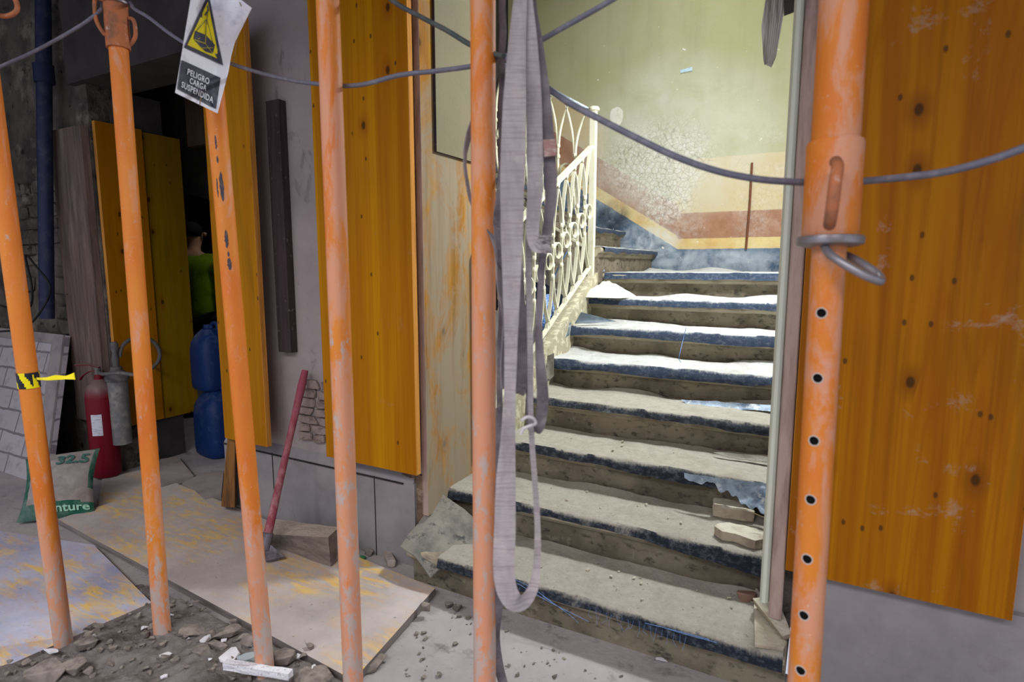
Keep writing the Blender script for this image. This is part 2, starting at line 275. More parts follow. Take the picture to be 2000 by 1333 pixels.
# slab with brick pattern
def mat_brickslab():
    t = NT('white brick pattern slab'); x, y, z = t.xyz()
    cb = t.n('ShaderNodeCombineXYZ'); t.l(x, cb.inputs[0]); t.l(t.math('MULTIPLY', z, 1.02), cb.inputs[1])
    nz = t.noise(6, 4, .6); ad = t.n('ShaderNodeVectorMath', operation='ADD'); t.l(cb.outputs[0], ad.inputs[0]); 
    c2 = t.n('ShaderNodeCombineXYZ'); t.l(t.math('MULTIPLY', nz, .02), c2.inputs[0]); t.l(t.math('MULTIPLY', nz, .03), c2.inputs[1]); t.l(c2.outputs[0], ad.inputs[1])
    br = t.n('ShaderNodeTexBrick'); t.l(ad.outputs[0], br.inputs['Vector']); br.inputs['Scale'].default_value = 1.0
    br.inputs['Brick Width'].default_value = .30; br.inputs['Row Height'].default_value = .125; br.inputs['Mortar Size'].default_value = .007
    br.inputs['Color1'].default_value = lin((178, 172, 178)); br.inputs['Color2'].default_value = lin((170, 163, 168)); br.inputs['Mortar'].default_value = lin((122, 114, 118))
    col = t.mix(t.mr(t.noise(10, 7, .7, off=2), .5, .68, 0, .7), br.outputs[0], lin((140, 130, 128)))
    return t.done(col, .9, 0, t.math('ADD', t.math('MULTIPLY', br.outputs['Fac'], -1.0), t.noise(30, 6, .7)), .5, .01)
SLABM = mat_brickslab(); SLABE = M('grey slab border', (150, 142, 140), [((120, 112, 112), 8, .45, .65, .8)], .9)
# ------------------------------------------------------------------ object helpers
def tag(o, label=None, cat=None, group=None, kind=None):
    if label: o['label'] = label
    if cat: o['category'] = cat
    if group: o['group'] = group
    if kind: o['kind'] = kind
    return o
def base_of(bm):
    xs = [v.co.x for v in bm.verts]; ys = [v.co.y for v in bm.verts]; zs = [v.co.z for v in bm.verts]
    return V(((min(xs)+max(xs))/2, (min(ys)+max(ys))/2, min(zs)))
def obj(name, bm, mat, parent=None, smooth=False, keep=False):
    """bm holds world coordinates; the origin goes to the parent's spot or to the base of the thing"""
    off = wloc(parent) if parent else (V((0, 0, 0)) if keep else base_of(bm))
    bmesh.ops.translate(bm, verts=bm.verts, vec=-off)
    bmesh.ops.recalc_face_normals(bm, faces=bm.faces)
    me = bpy.data.meshes.new(name); bm.to_mesh(me); bm.free()
    for m in (mat if isinstance(mat, (list, tuple)) else [mat]): me.materials.append(m)
    if smooth:
        for p in me.polygons: p.use_smooth = True
        try: me.set_sharp_from_angle(angle=radians(40))
        except Exception: pass
    o = bpy.data.objects.new(name, me); C.objects.link(o)
    if parent: o.parent = parent
    else: o.location = off
    return o
def wloc(o):
    p = V(o.location)
    while o.parent: o = o.parent; p += V(o.location)
    return p
def empty(name, loc, label=None, cat=None, group=None, kind=None):
    o = bpy.data.objects.new(name, None); C.objects.link(o); o.location = loc; o.empty_display_size = .05
    return tag(o, label, cat, group, kind)
def struct(name, bm, mat, parent=None):
    o = obj(name, bm, mat, parent, keep=False)
    if not parent: o['kind'] = 'structure'
    return o
def B(): return bmesh.new()
def box(bm, x0, x1, y0, y1, z0, z1, mi=0):
    vs = [bm.verts.new((x, y, z)) for x in (x0, x1) for y in (y0, y1) for z in (z0, z1)]
    for q in ((0, 1, 3, 2), (4, 6, 7, 5), (0, 4, 5, 1), (2, 3, 7, 6), (0, 2, 6, 4), (1, 5, 7, 3)):
        f = bm.faces.new([vs[i] for i in q]); f.material_index = mi
    return vs
def hexa(bm, p, mi=0):
    vs = [bm.verts.new(q) for q in p]   # bottom 0-3, top 4-7
    for q in ((3, 2, 1, 0), (4, 5, 6, 7), (0, 1, 5, 4), (1, 2, 6, 5), (2, 3, 7, 6), (3, 0, 4, 7)):
        f = bm.faces.new([vs[i] for i in q]); f.material_index = mi
    return vs
def bevel(bm, w, seg=2):
    bmesh.ops.bevel(bm, geom=list(bm.edges)+list(bm.verts), offset=w, segments=seg, affect='EDGES', profile=.5)
def tube(bm, pts, r, seg=14, caps=True):
    pts = [V(p) for p in pts]; n = len(pts); rs = r if hasattr(r, '__len__') else [r]*n
    rings = []; up = None
    for i, p in enumerate(pts):
        d = (pts[min(i+1, n-1)]-pts[max(i-1, 0)]).normalized()
        if up is None: up = d.orthogonal().normalized()
        else: up = (up-d*up.dot(d)).normalized()
        sd = d.cross(up)
        rings.append([bm.verts.new(p+(up*cos(2*pi*k/seg)+sd*sin(2*pi*k/seg))*rs[i]) for k in range(seg)])
    for a, b in zip(rings, rings[1:]):
        for k in range(seg): bm.faces.new((a[k], a[(k+1) % seg], b[(k+1) % seg], b[k]))
    if caps: bm.faces.new(rings[0][::-1]); bm.faces.new(rings[-1])
    return rings
def spline(pts, sub=6):
    pts = [V(p) for p in pts]; out = []
    for i in range(len(pts)-1):
        p0 = pts[max(i-1, 0)]; p1 = pts[i]; p2 = pts[i+1]; p3 = pts[min(i+2, len(pts)-1)]
        for k in range(sub):
            u = k/sub; out.append(.5*((2*p1)+(p2-p0)*u+(2*p0-5*p1+4*p2-p3)*u*u+(3*p1-p0-3*p2+p3)*u**3))
    out.append(pts[-1]); return out
def lathe(bm, c, prof, seg=24, axis=None):
    c = V(c); ax = V(axis).normalized() if axis else V((0, 0, 1)); u = ax.orthogonal().normalized(); w_ = ax.cross(u); rings = []
    for r, z in prof:
        rings.append([bm.verts.new(c+ax*z+(u*cos(2*pi*k/seg)+w_*sin(2*pi*k/seg))*max(r, 1e-4)) for k in range(seg)])
    for a, b in zip(rings, rings[1:]):
        for k in range(seg): bm.faces.new((a[k], a[(k+1) % seg], b[(k+1) % seg], b[k]))
    bm.faces.new(rings[0][::-1]); bm.faces.new(rings[-1])
def nz(p, s=1.0): return noise.noise(V(p)*s)
def fbm(p, s, o=4): return noise.fractal(V(p)*s, 1.0, 2.0, o)
def grid(bm, fn, nu, nv, th=0.0, mi=0, closed=False):
    """fn(u,v)->(point, normal); th gives the sheet real thickness"""
    P = [[fn(i/nu, j/nv) for j in range(nv+1)] for i in range(nu+1)]
    top = [[bm.verts.new(q[0]) for q in row] for row in P]
    for i in range(nu):
        for j in range(nv): bm.faces.new((top[i][j], top[i+1][j], top[i+1][j+1], top[i][j+1])).material_index = mi
    if th:
        bot = [[bm.verts.new(q[0]-q[1]*th) for q in row] for row in P]
        for i in range(nu):
            for j in range(nv): bm.faces.new((bot[i][j], bot[i][j+1], bot[i+1][j+1], bot[i+1][j])).material_index = mi
        def side(a, b, c_, d): bm.faces.new((a, b, c_, d)).material_index = mi
        for i in range(nu):
            side(top[i][0], bot[i][0], bot[i+1][0], top[i+1][0]); side(top[i][nv], top[i+1][nv], bot[i+1][nv], bot[i][nv])
        for j in range(nv):
            side(top[0][j], top[0][j+1], bot[0][j+1], bot[0][j]); side(top[nu][j], bot[nu][j], bot[nu][j+1], top[nu][j+1])
def ribbon(bm, pts, wid, wdir, th=.003, sub=6, rough=0.0):
    """flat strap along pts; wdir = direction of its width (one or per point)"""
    sp = spline(pts, sub); n = len(sp); m = len(pts)
    def lerp(L, i):
        u = i/(n-1)*(m-1); a = min(int(u), m-2); return L[a]*(1-(u-a))+L[a+1]*(u-a)
    W = wid if hasattr(wid, '__len__') else [wid]*m
    D = [V(d) for d in wdir] if hasattr(wdir[0], '__len__') else [V(wdir)]*m
    rows = []
    for i, p in enumerate(sp):
        t = (sp[min(i+1, n-1)]-sp[max(i-1, 0)]).normalized(); d = lerp(D, i); d = (d-t*d.dot(t)).normalized(); nn = t.cross(d).normalized()
        w_ = lerp(W, i)/2*(1+rough*nz(p, 60)); row = []
        for k in range(5):
            s = -1+k*.5; row.append(p+d*s*w_+nn*(th/2+.005*nz(p+d*s*w_*1.6, 17)+.0012*nz(p, 150)))
        for k in range(5):
            s = 1-k*.5; row.append(p+d*s*w_-nn*(th/2-.005*nz(p+d*s*w_*1.6, 17)-.0012*nz(p, 150)))
        rows.append([bm.verts.new(q) for q in row])
    K = 10
    for a, b in zip(rows, rows[1:]):
        for k in range(K): bm.faces.new((a[k], a[(k+1) % K], b[(k+1) % K], b[k]))
    bm.faces.new(rows[0][::-1]); bm.faces.new(rows[-1])
def rock(bm, c, size, rot=0.0, seed=0, n=14, tilt=0.0, sub=True):
    rnd = random.Random(seed); c = V(c); R = Matrix.Rotation(rot, 3, 'Z') @ Matrix.Rotation(tilt, 3, 'X')
    b2 = bmesh.new()
    for i in range(n):
        p = V((rnd.uniform(-1, 1), rnd.uniform(-1, 1), rnd.uniform(-1, 1)))
        a = rnd.uniform(0, 2*pi); p = V((cos(a)*rnd.uniform(.8, 1), sin(a)*rnd.uniform(.75, 1), rnd.choice((-1, 1))*rnd.uniform(.7, 1)))
        b2.verts.new(V((p.x*size[0], p.y*size[1], p.z*size[2]))*.5)
    bmesh.ops.convex_hull(b2, input=b2.verts)
    bmesh.ops.delete(b2, geom=[v for v in b2.verts if not v.link_faces], context='VERTS')
    if sub:
        bmesh.ops.bevel(b2, geom=list(b2.edges), offset=min(size)*.06, segments=1, affect='EDGES')
    for v in b2.verts: v.co = R @ v.co + c
    me = bpy.data.meshes.new('tmp'); b2.to_mesh(me); b2.free(); bm.from_mesh(me); bpy.data.meshes.remove(me)
def roughen(bm, amp, sc, cuts=0):
    if cuts: bmesh.ops.subdivide_edges(bm, edges=list(bm.edges), cuts=cuts, use_grid_fill=True)
    bm.normal_update()
    mv = [(v, v.normal.copy()*amp*fbm(v.co, sc)) for v in bm.verts]
    for v, d in mv: v.co += d
def text_geo(s, size=1.0, bold=0.0, sp=1.0):
    cu = bpy.data.curves.new('t', 'FONT'); cu.body = s; cu.size = size; cu.offset = bold; cu.space_character = sp; cu.align_x = 'CENTER'; cu.resolution_u = 3
    o = bpy.data.objects.new('t', cu); C.objects.link(o); bpy.context.view_layer.update()
    me = bpy.data.meshes.new_from_object(o.evaluated_get(bpy.context.evaluated_depsgraph_get()))
    vs = [(v.co.x, v.co.y) for v in me.vertices]; fs = [tuple(p.vertices) for p in me.polygons]
    bpy.data.objects.remove(o); bpy.data.curves.remove(cu); bpy.data.meshes.remove(me); return vs, fs
def add_text(bm, s, fn, bold=0.02, sp=1.0):
    """fn maps text-space (x in -.5..+.5, y in 0..1 of cap height) to a point"""
    vs, fs = text_geo(s, 1.0, bold, sp)
    xs = [a for a, b in vs]; ys = [b for a, b in vs]; x0, x1, y0, y1 = min(xs), max(xs), min(ys), max(ys)
    q = [bm.verts.new(fn((a-(x0+x1)/2)/(x1-x0), (b-y0)/(y1-y0))) for a, b in vs]
    for f in fs:
        try: bm.faces.new([q[i] for i in f])
        except ValueError: pass
# ------------------------------------------------------------------ the setting
CEIL = 2.9
bm = B(); grid(bm, lambda u, v: (V((-7+11*u, -3+4.85*v, 0)), V((0, 0, 1))), 10, 10, .1); struct('floor', bm, FLOORM)
bm = B(); box(bm, -7, -2.0, 1.85, 7.0, -.1, -.001); struct('floor_passage', bm, FLOORM)
bm = B(); box(bm, -7, 3.2, -.8, 1.83, CEIL, CEIL+.15); struct('ceiling', bm, CONC)
# pillar between the passage and the stair door
bm = B(); box(bm, -2.66, -1.42, 1.84, 2.12, .395, CEIL); w1 = struct('wall_front', bm, PLAST)
bm = B(); box(bm, -2.66, -1.445, 1.815, 2.12, 0, .36); hexa(bm, [(-2.66, 1.815, .36), (-1.45, 1.815, .36), (-1.45, 2.1, .36), (-2.66, 2.1, .36), (-2.66, 1.84, .40), (-1.46, 1.84, .40), (-1.46, 2.1, .40), (-2.66, 2.1, .40)])
for xx in (-2.44, -1.62): pass
struct('baseboard_front', bm, STONE)
bm = B()
for xx in (-2.30, -1.66): box(bm, xx, xx+.003, 1.812, 1.8155, .0, .36)
struct('trim_1', bm, DARKM)
# joint groove under the plinth cap
bm = B(); box(bm, -2.66, -1.5, 1.808, 1.8155, .352, .357); struct('trim_2', bm, DARKM)
# exposed brick patch on the pillar
bm = B(); rnd = random.Random(4)
z = .455
for r_ in range(7):
    hgt = .036+rnd.uniform(-.004, .004); x = -2.125+rnd.uniform(-.012, .02)-(.02 if r_ % 2 else 0)+.05*(r_ > 5)
    while x < -1.87:
        wd = rnd.uniform(.07, .13); rock(bm, (x+wd/2, 1.835, z+hgt/2), (wd*1.08, .045, hgt*1.12), 0, rnd.randint(0, 999), 22); x += wd+.004
    z += hgt+.006
o = obj('brick_patch', bm, BRICKD, w1)
bm = B(); box(bm, -.06, 3.2, 1.84, 2.12, .37, CEIL); struct('wall_right', bm, PLAST)
bm = B(); box(bm, -.03, 3.2, 1.815, 2.12, 0, .37); box(bm, .62, .625, 1.811, 1.816, 0, .37); struct('baseboard_right', bm, STONE)
bm = B(); box(bm, -1.44, -.04, 1.86, 2.12, 2.62, CEIL); struct('wall_above_door', bm, PLAST)
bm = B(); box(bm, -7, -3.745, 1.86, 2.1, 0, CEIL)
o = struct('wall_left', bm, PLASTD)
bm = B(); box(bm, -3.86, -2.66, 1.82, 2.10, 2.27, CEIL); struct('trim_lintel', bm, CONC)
bm = B(); box(bm, -5.7, -5.6, -.2, 1.86, 0, CEIL); struct('wall_light_block_left', bm, PLASTD)  # unseen wall added to cut the sky light on the left
# recessed masonry showing left of the timber board
bm = B(); rnd = random.Random(9); z = .75
while z < 1.75:
    hgt = rnd.uniform(.05, .09); x = -4.72+rnd.uniform(-.05, .05)
    while x < -4.12:
        wd = rnd.uniform(.12, .26)
        if rnd.random() > .18: rock(bm, (x+wd/2, 1.86, z+hgt/2), (wd*1.05, .06, hgt*1.1), 0, rnd.randint(0, 9999), 20)
        x += wd+.008
    z += hgt+.008
obj('rough_masonry', bm, PLASTD, o)
# jamb: broken masonry low down, door opening side
bm = B(); box(bm, -1.52, -1.395, 1.83, 2.28, 0, .40); roughen(bm, .012, 18, 5); struct('wall_jamb', bm, BROKEN)
bm = B(); box(bm, -1.52, -1.41, 1.845, 2.3, .38, 2.7); struct('wall_jamb_upper', bm, PLAST)
# passage interior
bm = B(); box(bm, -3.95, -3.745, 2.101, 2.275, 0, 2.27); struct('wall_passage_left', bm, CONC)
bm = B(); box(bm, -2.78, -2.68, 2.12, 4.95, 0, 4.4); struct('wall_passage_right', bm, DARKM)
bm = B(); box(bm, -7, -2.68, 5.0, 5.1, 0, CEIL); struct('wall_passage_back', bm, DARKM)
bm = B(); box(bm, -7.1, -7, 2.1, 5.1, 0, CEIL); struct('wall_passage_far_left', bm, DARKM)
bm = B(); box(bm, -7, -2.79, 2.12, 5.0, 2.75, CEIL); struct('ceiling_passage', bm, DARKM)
# stairwell shell
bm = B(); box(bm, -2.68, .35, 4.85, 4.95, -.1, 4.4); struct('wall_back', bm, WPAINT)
bm = B(); box(bm, .06, .2, 2.12, 4.95, 0, 4.4); struct('wall_stair_right', bm, PLAST)
bm = B(); box(bm, -2.68, .2, 2.12, 4.85, 4.3, 4.4); struct('ceiling_stairwell', bm, PLAST)
bm = B(); box(bm, -2.68, .2, 2.0, 2.12, CEIL, 4.4); struct('wall_stair_front', bm, PLAST)
# ------------------------------------------------------------------ stair
RZ, TR_, Y1 = .1505, .28, 1.69
XL, XR = -1.31, .055
def step_section(yn, zt, back, zb):
    """profile of a tread with a rounded nosing and cove above its riser, (y, z) pairs"""
    r = .019; p = [(yn+back, zt), (yn+r, zt)]
    for k in range(1, 7): a = pi/2+k*pi/6; p.append((yn+r+cos(a)*r, zt-r+sin(a)*r))
    p += [(yn+.024, zt-.038), (yn+.024, zt-.046), (yn+.03, zt-.052), (yn+.04, zt-.062), (yn+.042, zt-.07), (yn+.042, zb), (yn+back, zb)]
    return p
stair = empty('staircase', (-.65, 1.7, 0), 'worn beige stone staircase with rounded nosings climbing from the doorway', 'staircase')
def build_step(x0, x1, yn, zt, back, zb, parent, seed):
    bm = B(); prof = step_section(yn, zt, back, zb); nx = 34; rows = []
    for i in range(nx+1):
        x = x0+(x1-x0)*i/nx; row = []
        for (y, z_) in prof:
            wv = .004*nz((x*3+seed, y*8, z_*8)); row.append(bm.verts.new((x, y+wv, z_-(.006*sin(pi*i/nx) if z_ > zt-.03 else 0))))
        rows.append(row)
    n = len(prof)
    for a, b in zip(rows, rows[1:]):
        for k in range(n):
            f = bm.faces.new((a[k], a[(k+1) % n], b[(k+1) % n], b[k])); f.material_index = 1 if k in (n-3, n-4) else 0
    bm.faces.new(rows[0]); bm.faces.new(rows[-1][::-1])
    return obj('stair_step', bm, [STEPM, RISERM], parent, True)
for k in range(1, 9):
    yn = Y1+TR_*(k-1); last = k == 8
    build_step(-1.39 if k < 3 else XL, (XR if k > 2 else -.106) if k > 1 else -.045, yn, RZ*k, (4.845-yn) if last else .36, max(0, RZ*(k-2)-.03), stair, k*7.3)
# plaster stringer kerb along the open left side
bm = B(); N = 20
def sl(y): return RZ*8+(y-(Y1+TR_*7))*RZ/TR_
rows = []
for i in range(N+1):
    y = 2.34+(3.52-2.34)*i/N; zt = sl(y)+.075+.004*nz((y*9, 0, 3))
    rows.append([bm.verts.new(q) for q in ((-1.36, y, zt-.55), (-1.36, y, zt), (-1.295, y, zt), (-1.295, y, zt-.4))])
for a, b in zip(rows, rows[1:]):
    for k in range(4): bm.faces.new((a[k], a[(k+1) % 4], b[(k+1) % 4], b[k]))
bm.faces.new(rows[0]); bm.faces.new(rows[-1][::-1])
obj('stringer', bm, M('speckled cream stringer plaster', (170, 162, 136), [((216, 210, 180), 30, .5, .6, .8), ((120, 108, 76), 12, .55, .7, .7)], .9), stair)
# second flight, turning left along the back wall
R2, T2 = .165, .275; ZL = RZ*8
st2 = empty('staircase', (-1.6, 4.2, ZL), 'upper flight of beige steps turning left along the painted back wall', 'staircase')
def build_step2(xn, zt, parent, seed):
    bm = B(); prof = step_section(0, zt, .36, zt-R2-.06); ny = 20; rows = []
    for i in range(ny+1):
        y = 3.50+(4.845-3.50)*i/ny
        rows.append([bm.verts.new((xn-q[0]+.004*nz((y*4, q[0]*8, seed)), y, q[1])) for q in prof])
    n = len(prof)
    for a, b in zip(rows, rows[1:]):
        for k in range(n): bm.faces.new((a[k], a[(k+1) % n], b[(k+1) % n], b[k])).material_index = 1 if k in (n-3, n-4) else 0
    bm.faces.new(rows[0]); bm.faces.new(rows[-1][::-1])
    obj('stair_step', bm, [STEPM, RISERM], parent, True)
for k in range(5): build_step2(-1.27-T2*k, ZL+R2*(k+1), st2, k)
bm = B(); hexa(bm, [(-1.35, 3.52, ZL-.25), (-2.65, 3.52, ZL+.5), (-2.65, 4.84, ZL+.5), (-1.35, 4.84, ZL-.25), (-1.35, 3.52, ZL+.0), (-2.65, 3.52, ZL+.78), (-2.65, 4.84, ZL+.78), (-1.35, 4.84, ZL+.0)])
obj('sloping_soffit', bm, WHWALL, st2)
# whitewashed wall below the upper flight
bm = B(); box(bm, -2.66, -1.42, 3.56, 3.66, 0, .93); struct('wall_under_flight', bm, WHWALL)
# ------------------------------------------------------------------ sheets over the treads
def cover(name, x0, x1, yn, zt, back, dropf, seed, label, mat, curl=.02, lift=.004, group=None, nx=110):
    bm = B(); r = .023; NV = 22
    def fn(u, v):
        x = x0+(x1-x0)*u; drop = max(.004, dropf(u)*.55+.007*fbm((x*4, seed, 0), 1, 4)+.002*nz((x*30, seed, 2)))
        L1 = back; L2 = r*pi/2; tot = L1+L2+drop; s = v*tot
        back_e = back-.012-.012*nz((x*6, seed*3, 1))
        if s < L1:
            q = s/L1; y = yn+back_e*(1-q)+.002; zz = zt+lift; nrm = V((0, 0, 1))
            edge = max(0, 1-q*5); zz += curl*edge**1.5*max(0, nz((x*3.2, seed, 5))+.25)*1.3
            zz += .0035*fbm((x*12, y*12, seed), 1, 3)+.0015
        elif s < L1+L2:
            a = (s-L1)/r; y = yn+.002-r*.35*sin(a)-.0; zz = zt+lift-r+r*cos(a); y = yn+.008-sin(a)*(r*.55); nrm = V((0, -sin(a), cos(a)))
        else:
            q = s-L1-L2; y = yn+.008-r*.55-.006*nz((x*14, seed, q*20))-.004; zz = zt+lift-r-q; nrm = V((0, -1, 0))
            y -= .12*q*max(0, nz((x*5, seed, 8)))
        return V((x, y, zz)), nrm
    grid(bm, fn, nx, NV, .0022)
    return tag(obj(name, bm, mat, None, True), label, 'floor sheet', group)
def dr(lst):
    def f(u):
        for (a, va), (b, vb) in zip(lst, lst[1:]):
            if a <= u <= b: t_ = (u-a)/(b-a); t_ = t_*t_*(3-2*t_); return va+(vb-va)*t_
        return lst[-1][1]
    return f
DROPS = [dr([(0, .03), (.2, .03), (.4, .016), (.55, .006), (.75, .03), (1, .04)]),
         dr([(0, .03), (.25, .018), (.4, .004), (.62, .006), (.8, .05), (1, .085)]),
         dr([(0, .01), (.3, .02), (.55, .05), (.75, .045), (.9, .07), (1, .06)]),
         dr([(0, .006), (.3, .014), (.6, .02), (.75, .045), (1, .06)]),
         dr([(0, .05), (.2, .04), (.5, .05), (.75, .05), (.86, .01), (1, .012)]),
         dr([(0, .05), (.2, .03), (.45, .05), (.7, .06), (1, .055)]),
         dr([(0, .03), (.3, .035), (.6, .03), (.9, .04), (1, .05)]),
         dr([(0, .03), (.3, .035), (.6, .03), (1, .03)])]
ORD = ['lowest', 'second', 'third', 'fourth', 'fifth', 'sixth', 'seventh', 'topmost, landing']
LOOK = ['grey dusty sheet with frayed blue fibres', 'dusty sheet with black band sagging at right', 'dusty sheet with crumpled plastic at its right end', 'pale dusty sheet with a broken crusty edge',
        'white powdered sheet dark at the nosing', 'white powdered sheet with torn left corner', 'white powdered sheet with rubble heap at left', 'thin blue grey sheet with curled left corner']
for k in range(1, 9):
    yn = Y1+TR_*(k-1)
    cover('floor_sheet', -1.24 if k == 1 else (-1.39 if k == 2 else XL+.012), -.05 if k == 1 else (-.108 if k == 2 else .045), yn, RZ*k, (TR_+.028) if k < 8 else 1.1, DROPS[k-1], k*5.1,
          '%s over the %s tread of the stair' % (LOOK[k-1], ORD[k-1]) if k < 8 else LOOK[7]+' lying on the stair landing', SHEETM if k < 5 else SHEET2, curl=.016 if k < 4 else .03)
ORD2 = ['lowest', 'second', 'third', 'fourth', 'fifth']
for k in range(5):
    bm = B(); xn = -1.27-T2*k; zt = ZL+R2*(k+1)
    def fn(u, v, xn=xn, zt=zt, k=k):
        y = 3.54+1.28*u; s = v; dd = .022+.02*max(-.5, nz((y*7, k*4, 2)))
        if s < .75: q = s/.75; return V((xn-.26*(1-q), y, zt+.004+.006*fbm((y*8, q*2, k), 1, 3)+.002)), V((0, 0, 1))
        q = (s-.75)/.25; return V((xn+.010+.004*sin(q*3), y, zt+.004-q*(dd+.012))), V((1, 0, .3))
    grid(bm, fn, 50, 14, .002)
    tag(obj('floor_sheet', bm, SHEET2, None, True), 'torn dusty sheet over the %s tread of the upper left-turning flight' % ORD2[k], 'floor sheet')
# loose felt flap at the left end of the lowest step
bm = B()
A_ = at(822, 1080, 2, .16); 
fl = [V((-1.43, 1.70, .145)), V((-1.25, 1.655, .085)), V((-1.40, 1.93, .30)), V((-1.14, 1.90, .19))]
def fn(u, v):
    p = (fl[0]*(1-u)+fl[1]*u)*(1-v)+(fl[2]*(1-u)+fl[3]*u)*v
    return p+V((0, 0, .02*sin(u*pi)*(1-v)+.012*fbm(p, 9, 3)+.015*sin(v*7)*u)), V((.1, -.3, 1)).normalized()
grid(bm, fn, 24, 24, .006); tag(obj('felt_flap', bm, FLAPM, None, True), 'stiff dusty felt flap folded against the pillar left of the lowest step', 'felt')
def flap(name, pts, label, cat, mat, seed, bul=.015, th=.002, n=22, rag=0.0):
    bm = B(); p = [V(q) for q in pts]
    def fn(u, v):
        v = v*(1-rag+rag*min(1, max(.1, .25+.75*u+.5*nz((u*5, seed, 0))+.2*nz((u*14, seed, 4)))))
        q = (p[0]*(1-u)+p[1]*u)*(1-v)+(p[3]*(1-u)+p[2]*u)*v
        nn = (p[1]-p[0]).cross(p[3]-p[0]).normalized()
        return q+nn*(bul*sin(pi*u)*sin(pi*v)+bul*.8*fbm(q+V((seed, 0, 0)), 14, 3)), nn
    grid(bm, fn, n, n, th); return tag(obj(name, bm, mat, None, True), label, cat)
def stepP(px, py, k): return at(px, py, 1, Y1+TR_*(k-1)-.03)
flap('plastic_scrap', [stepP(1335, 925, 3), stepP(1520, 950, 3), at(1515, 1012, 1, 2.18), at(1340, 962, 1, 2.21)], 'crumpled grey plastic film hanging over the right end of the third nosing', 'plastic film', PLASTIC, 3, .024, n=50, rag=1.0)
flap('plastic_scrap', [at(1330, 781, 1, 2.76), at(1520, 793, 1, 2.76), at(1519, 806, 1, 2.72), at(1350, 797, 1, 2.72)], 'pale film strip lying at the back of the fourth tread', 'plastic film', PLASTIC, 21, .010, n=30, rag=.6)
flap('plastic_scrap', [at(1392, 884, 1, 2.47), at(1505, 893, 1, 2.47), at(1500, 905, 1, 2.44), at(1420, 897, 1, 2.44)], 'pale curled film scrap at the back of the third tread', 'plastic film', FLAPM, 23, .008, n=24, rag=.6)
flap('plastic_scrap', [at(1060, 700, 1, 2.77), at(1082, 690, 1, 2.78), at(1082, 735, 1, 2.74), at(1068, 748, 1, 2.72)], 'small torn grey sheet corner hanging left of the fifth nosing', 'plastic film', FLAPM, 5, .006)
flap('plastic_scrap', [at(1092, 640, 1, 3.06), at(1116, 630, 1, 3.07), at(1112, 655, 1, 3.02), at(1102, 662, 1, 3.01)], 'pale torn sheet corner folded over the left end of the sixth nosing', 'plastic film', PLASTIC, 8, .006)
flap('plastic_scrap', [at(1135, 610, 1, 3.10), at(1205, 628, 1, 3.26), at(1150, 632, 1, 3.12), at(1122, 632, 1, 3.09)], 'dark curled sheet edge standing up at the left of the sixth tread', 'plastic film', M('dark stiff film', (92, 104, 112), [((140, 152, 160), 12, .5, .7, .6)], .5), 9, .004)
flap('plastic_scrap', [at(1166, 532, 1, 3.64), at(1182, 530, 1, 3.66), at(1176, 518, 1, 3.75), at(1170, 511, 1, 3.73)], 'white curled sheet corner standing up beside the newel post foot', 'plastic film', PLASTIC, 11, .004)
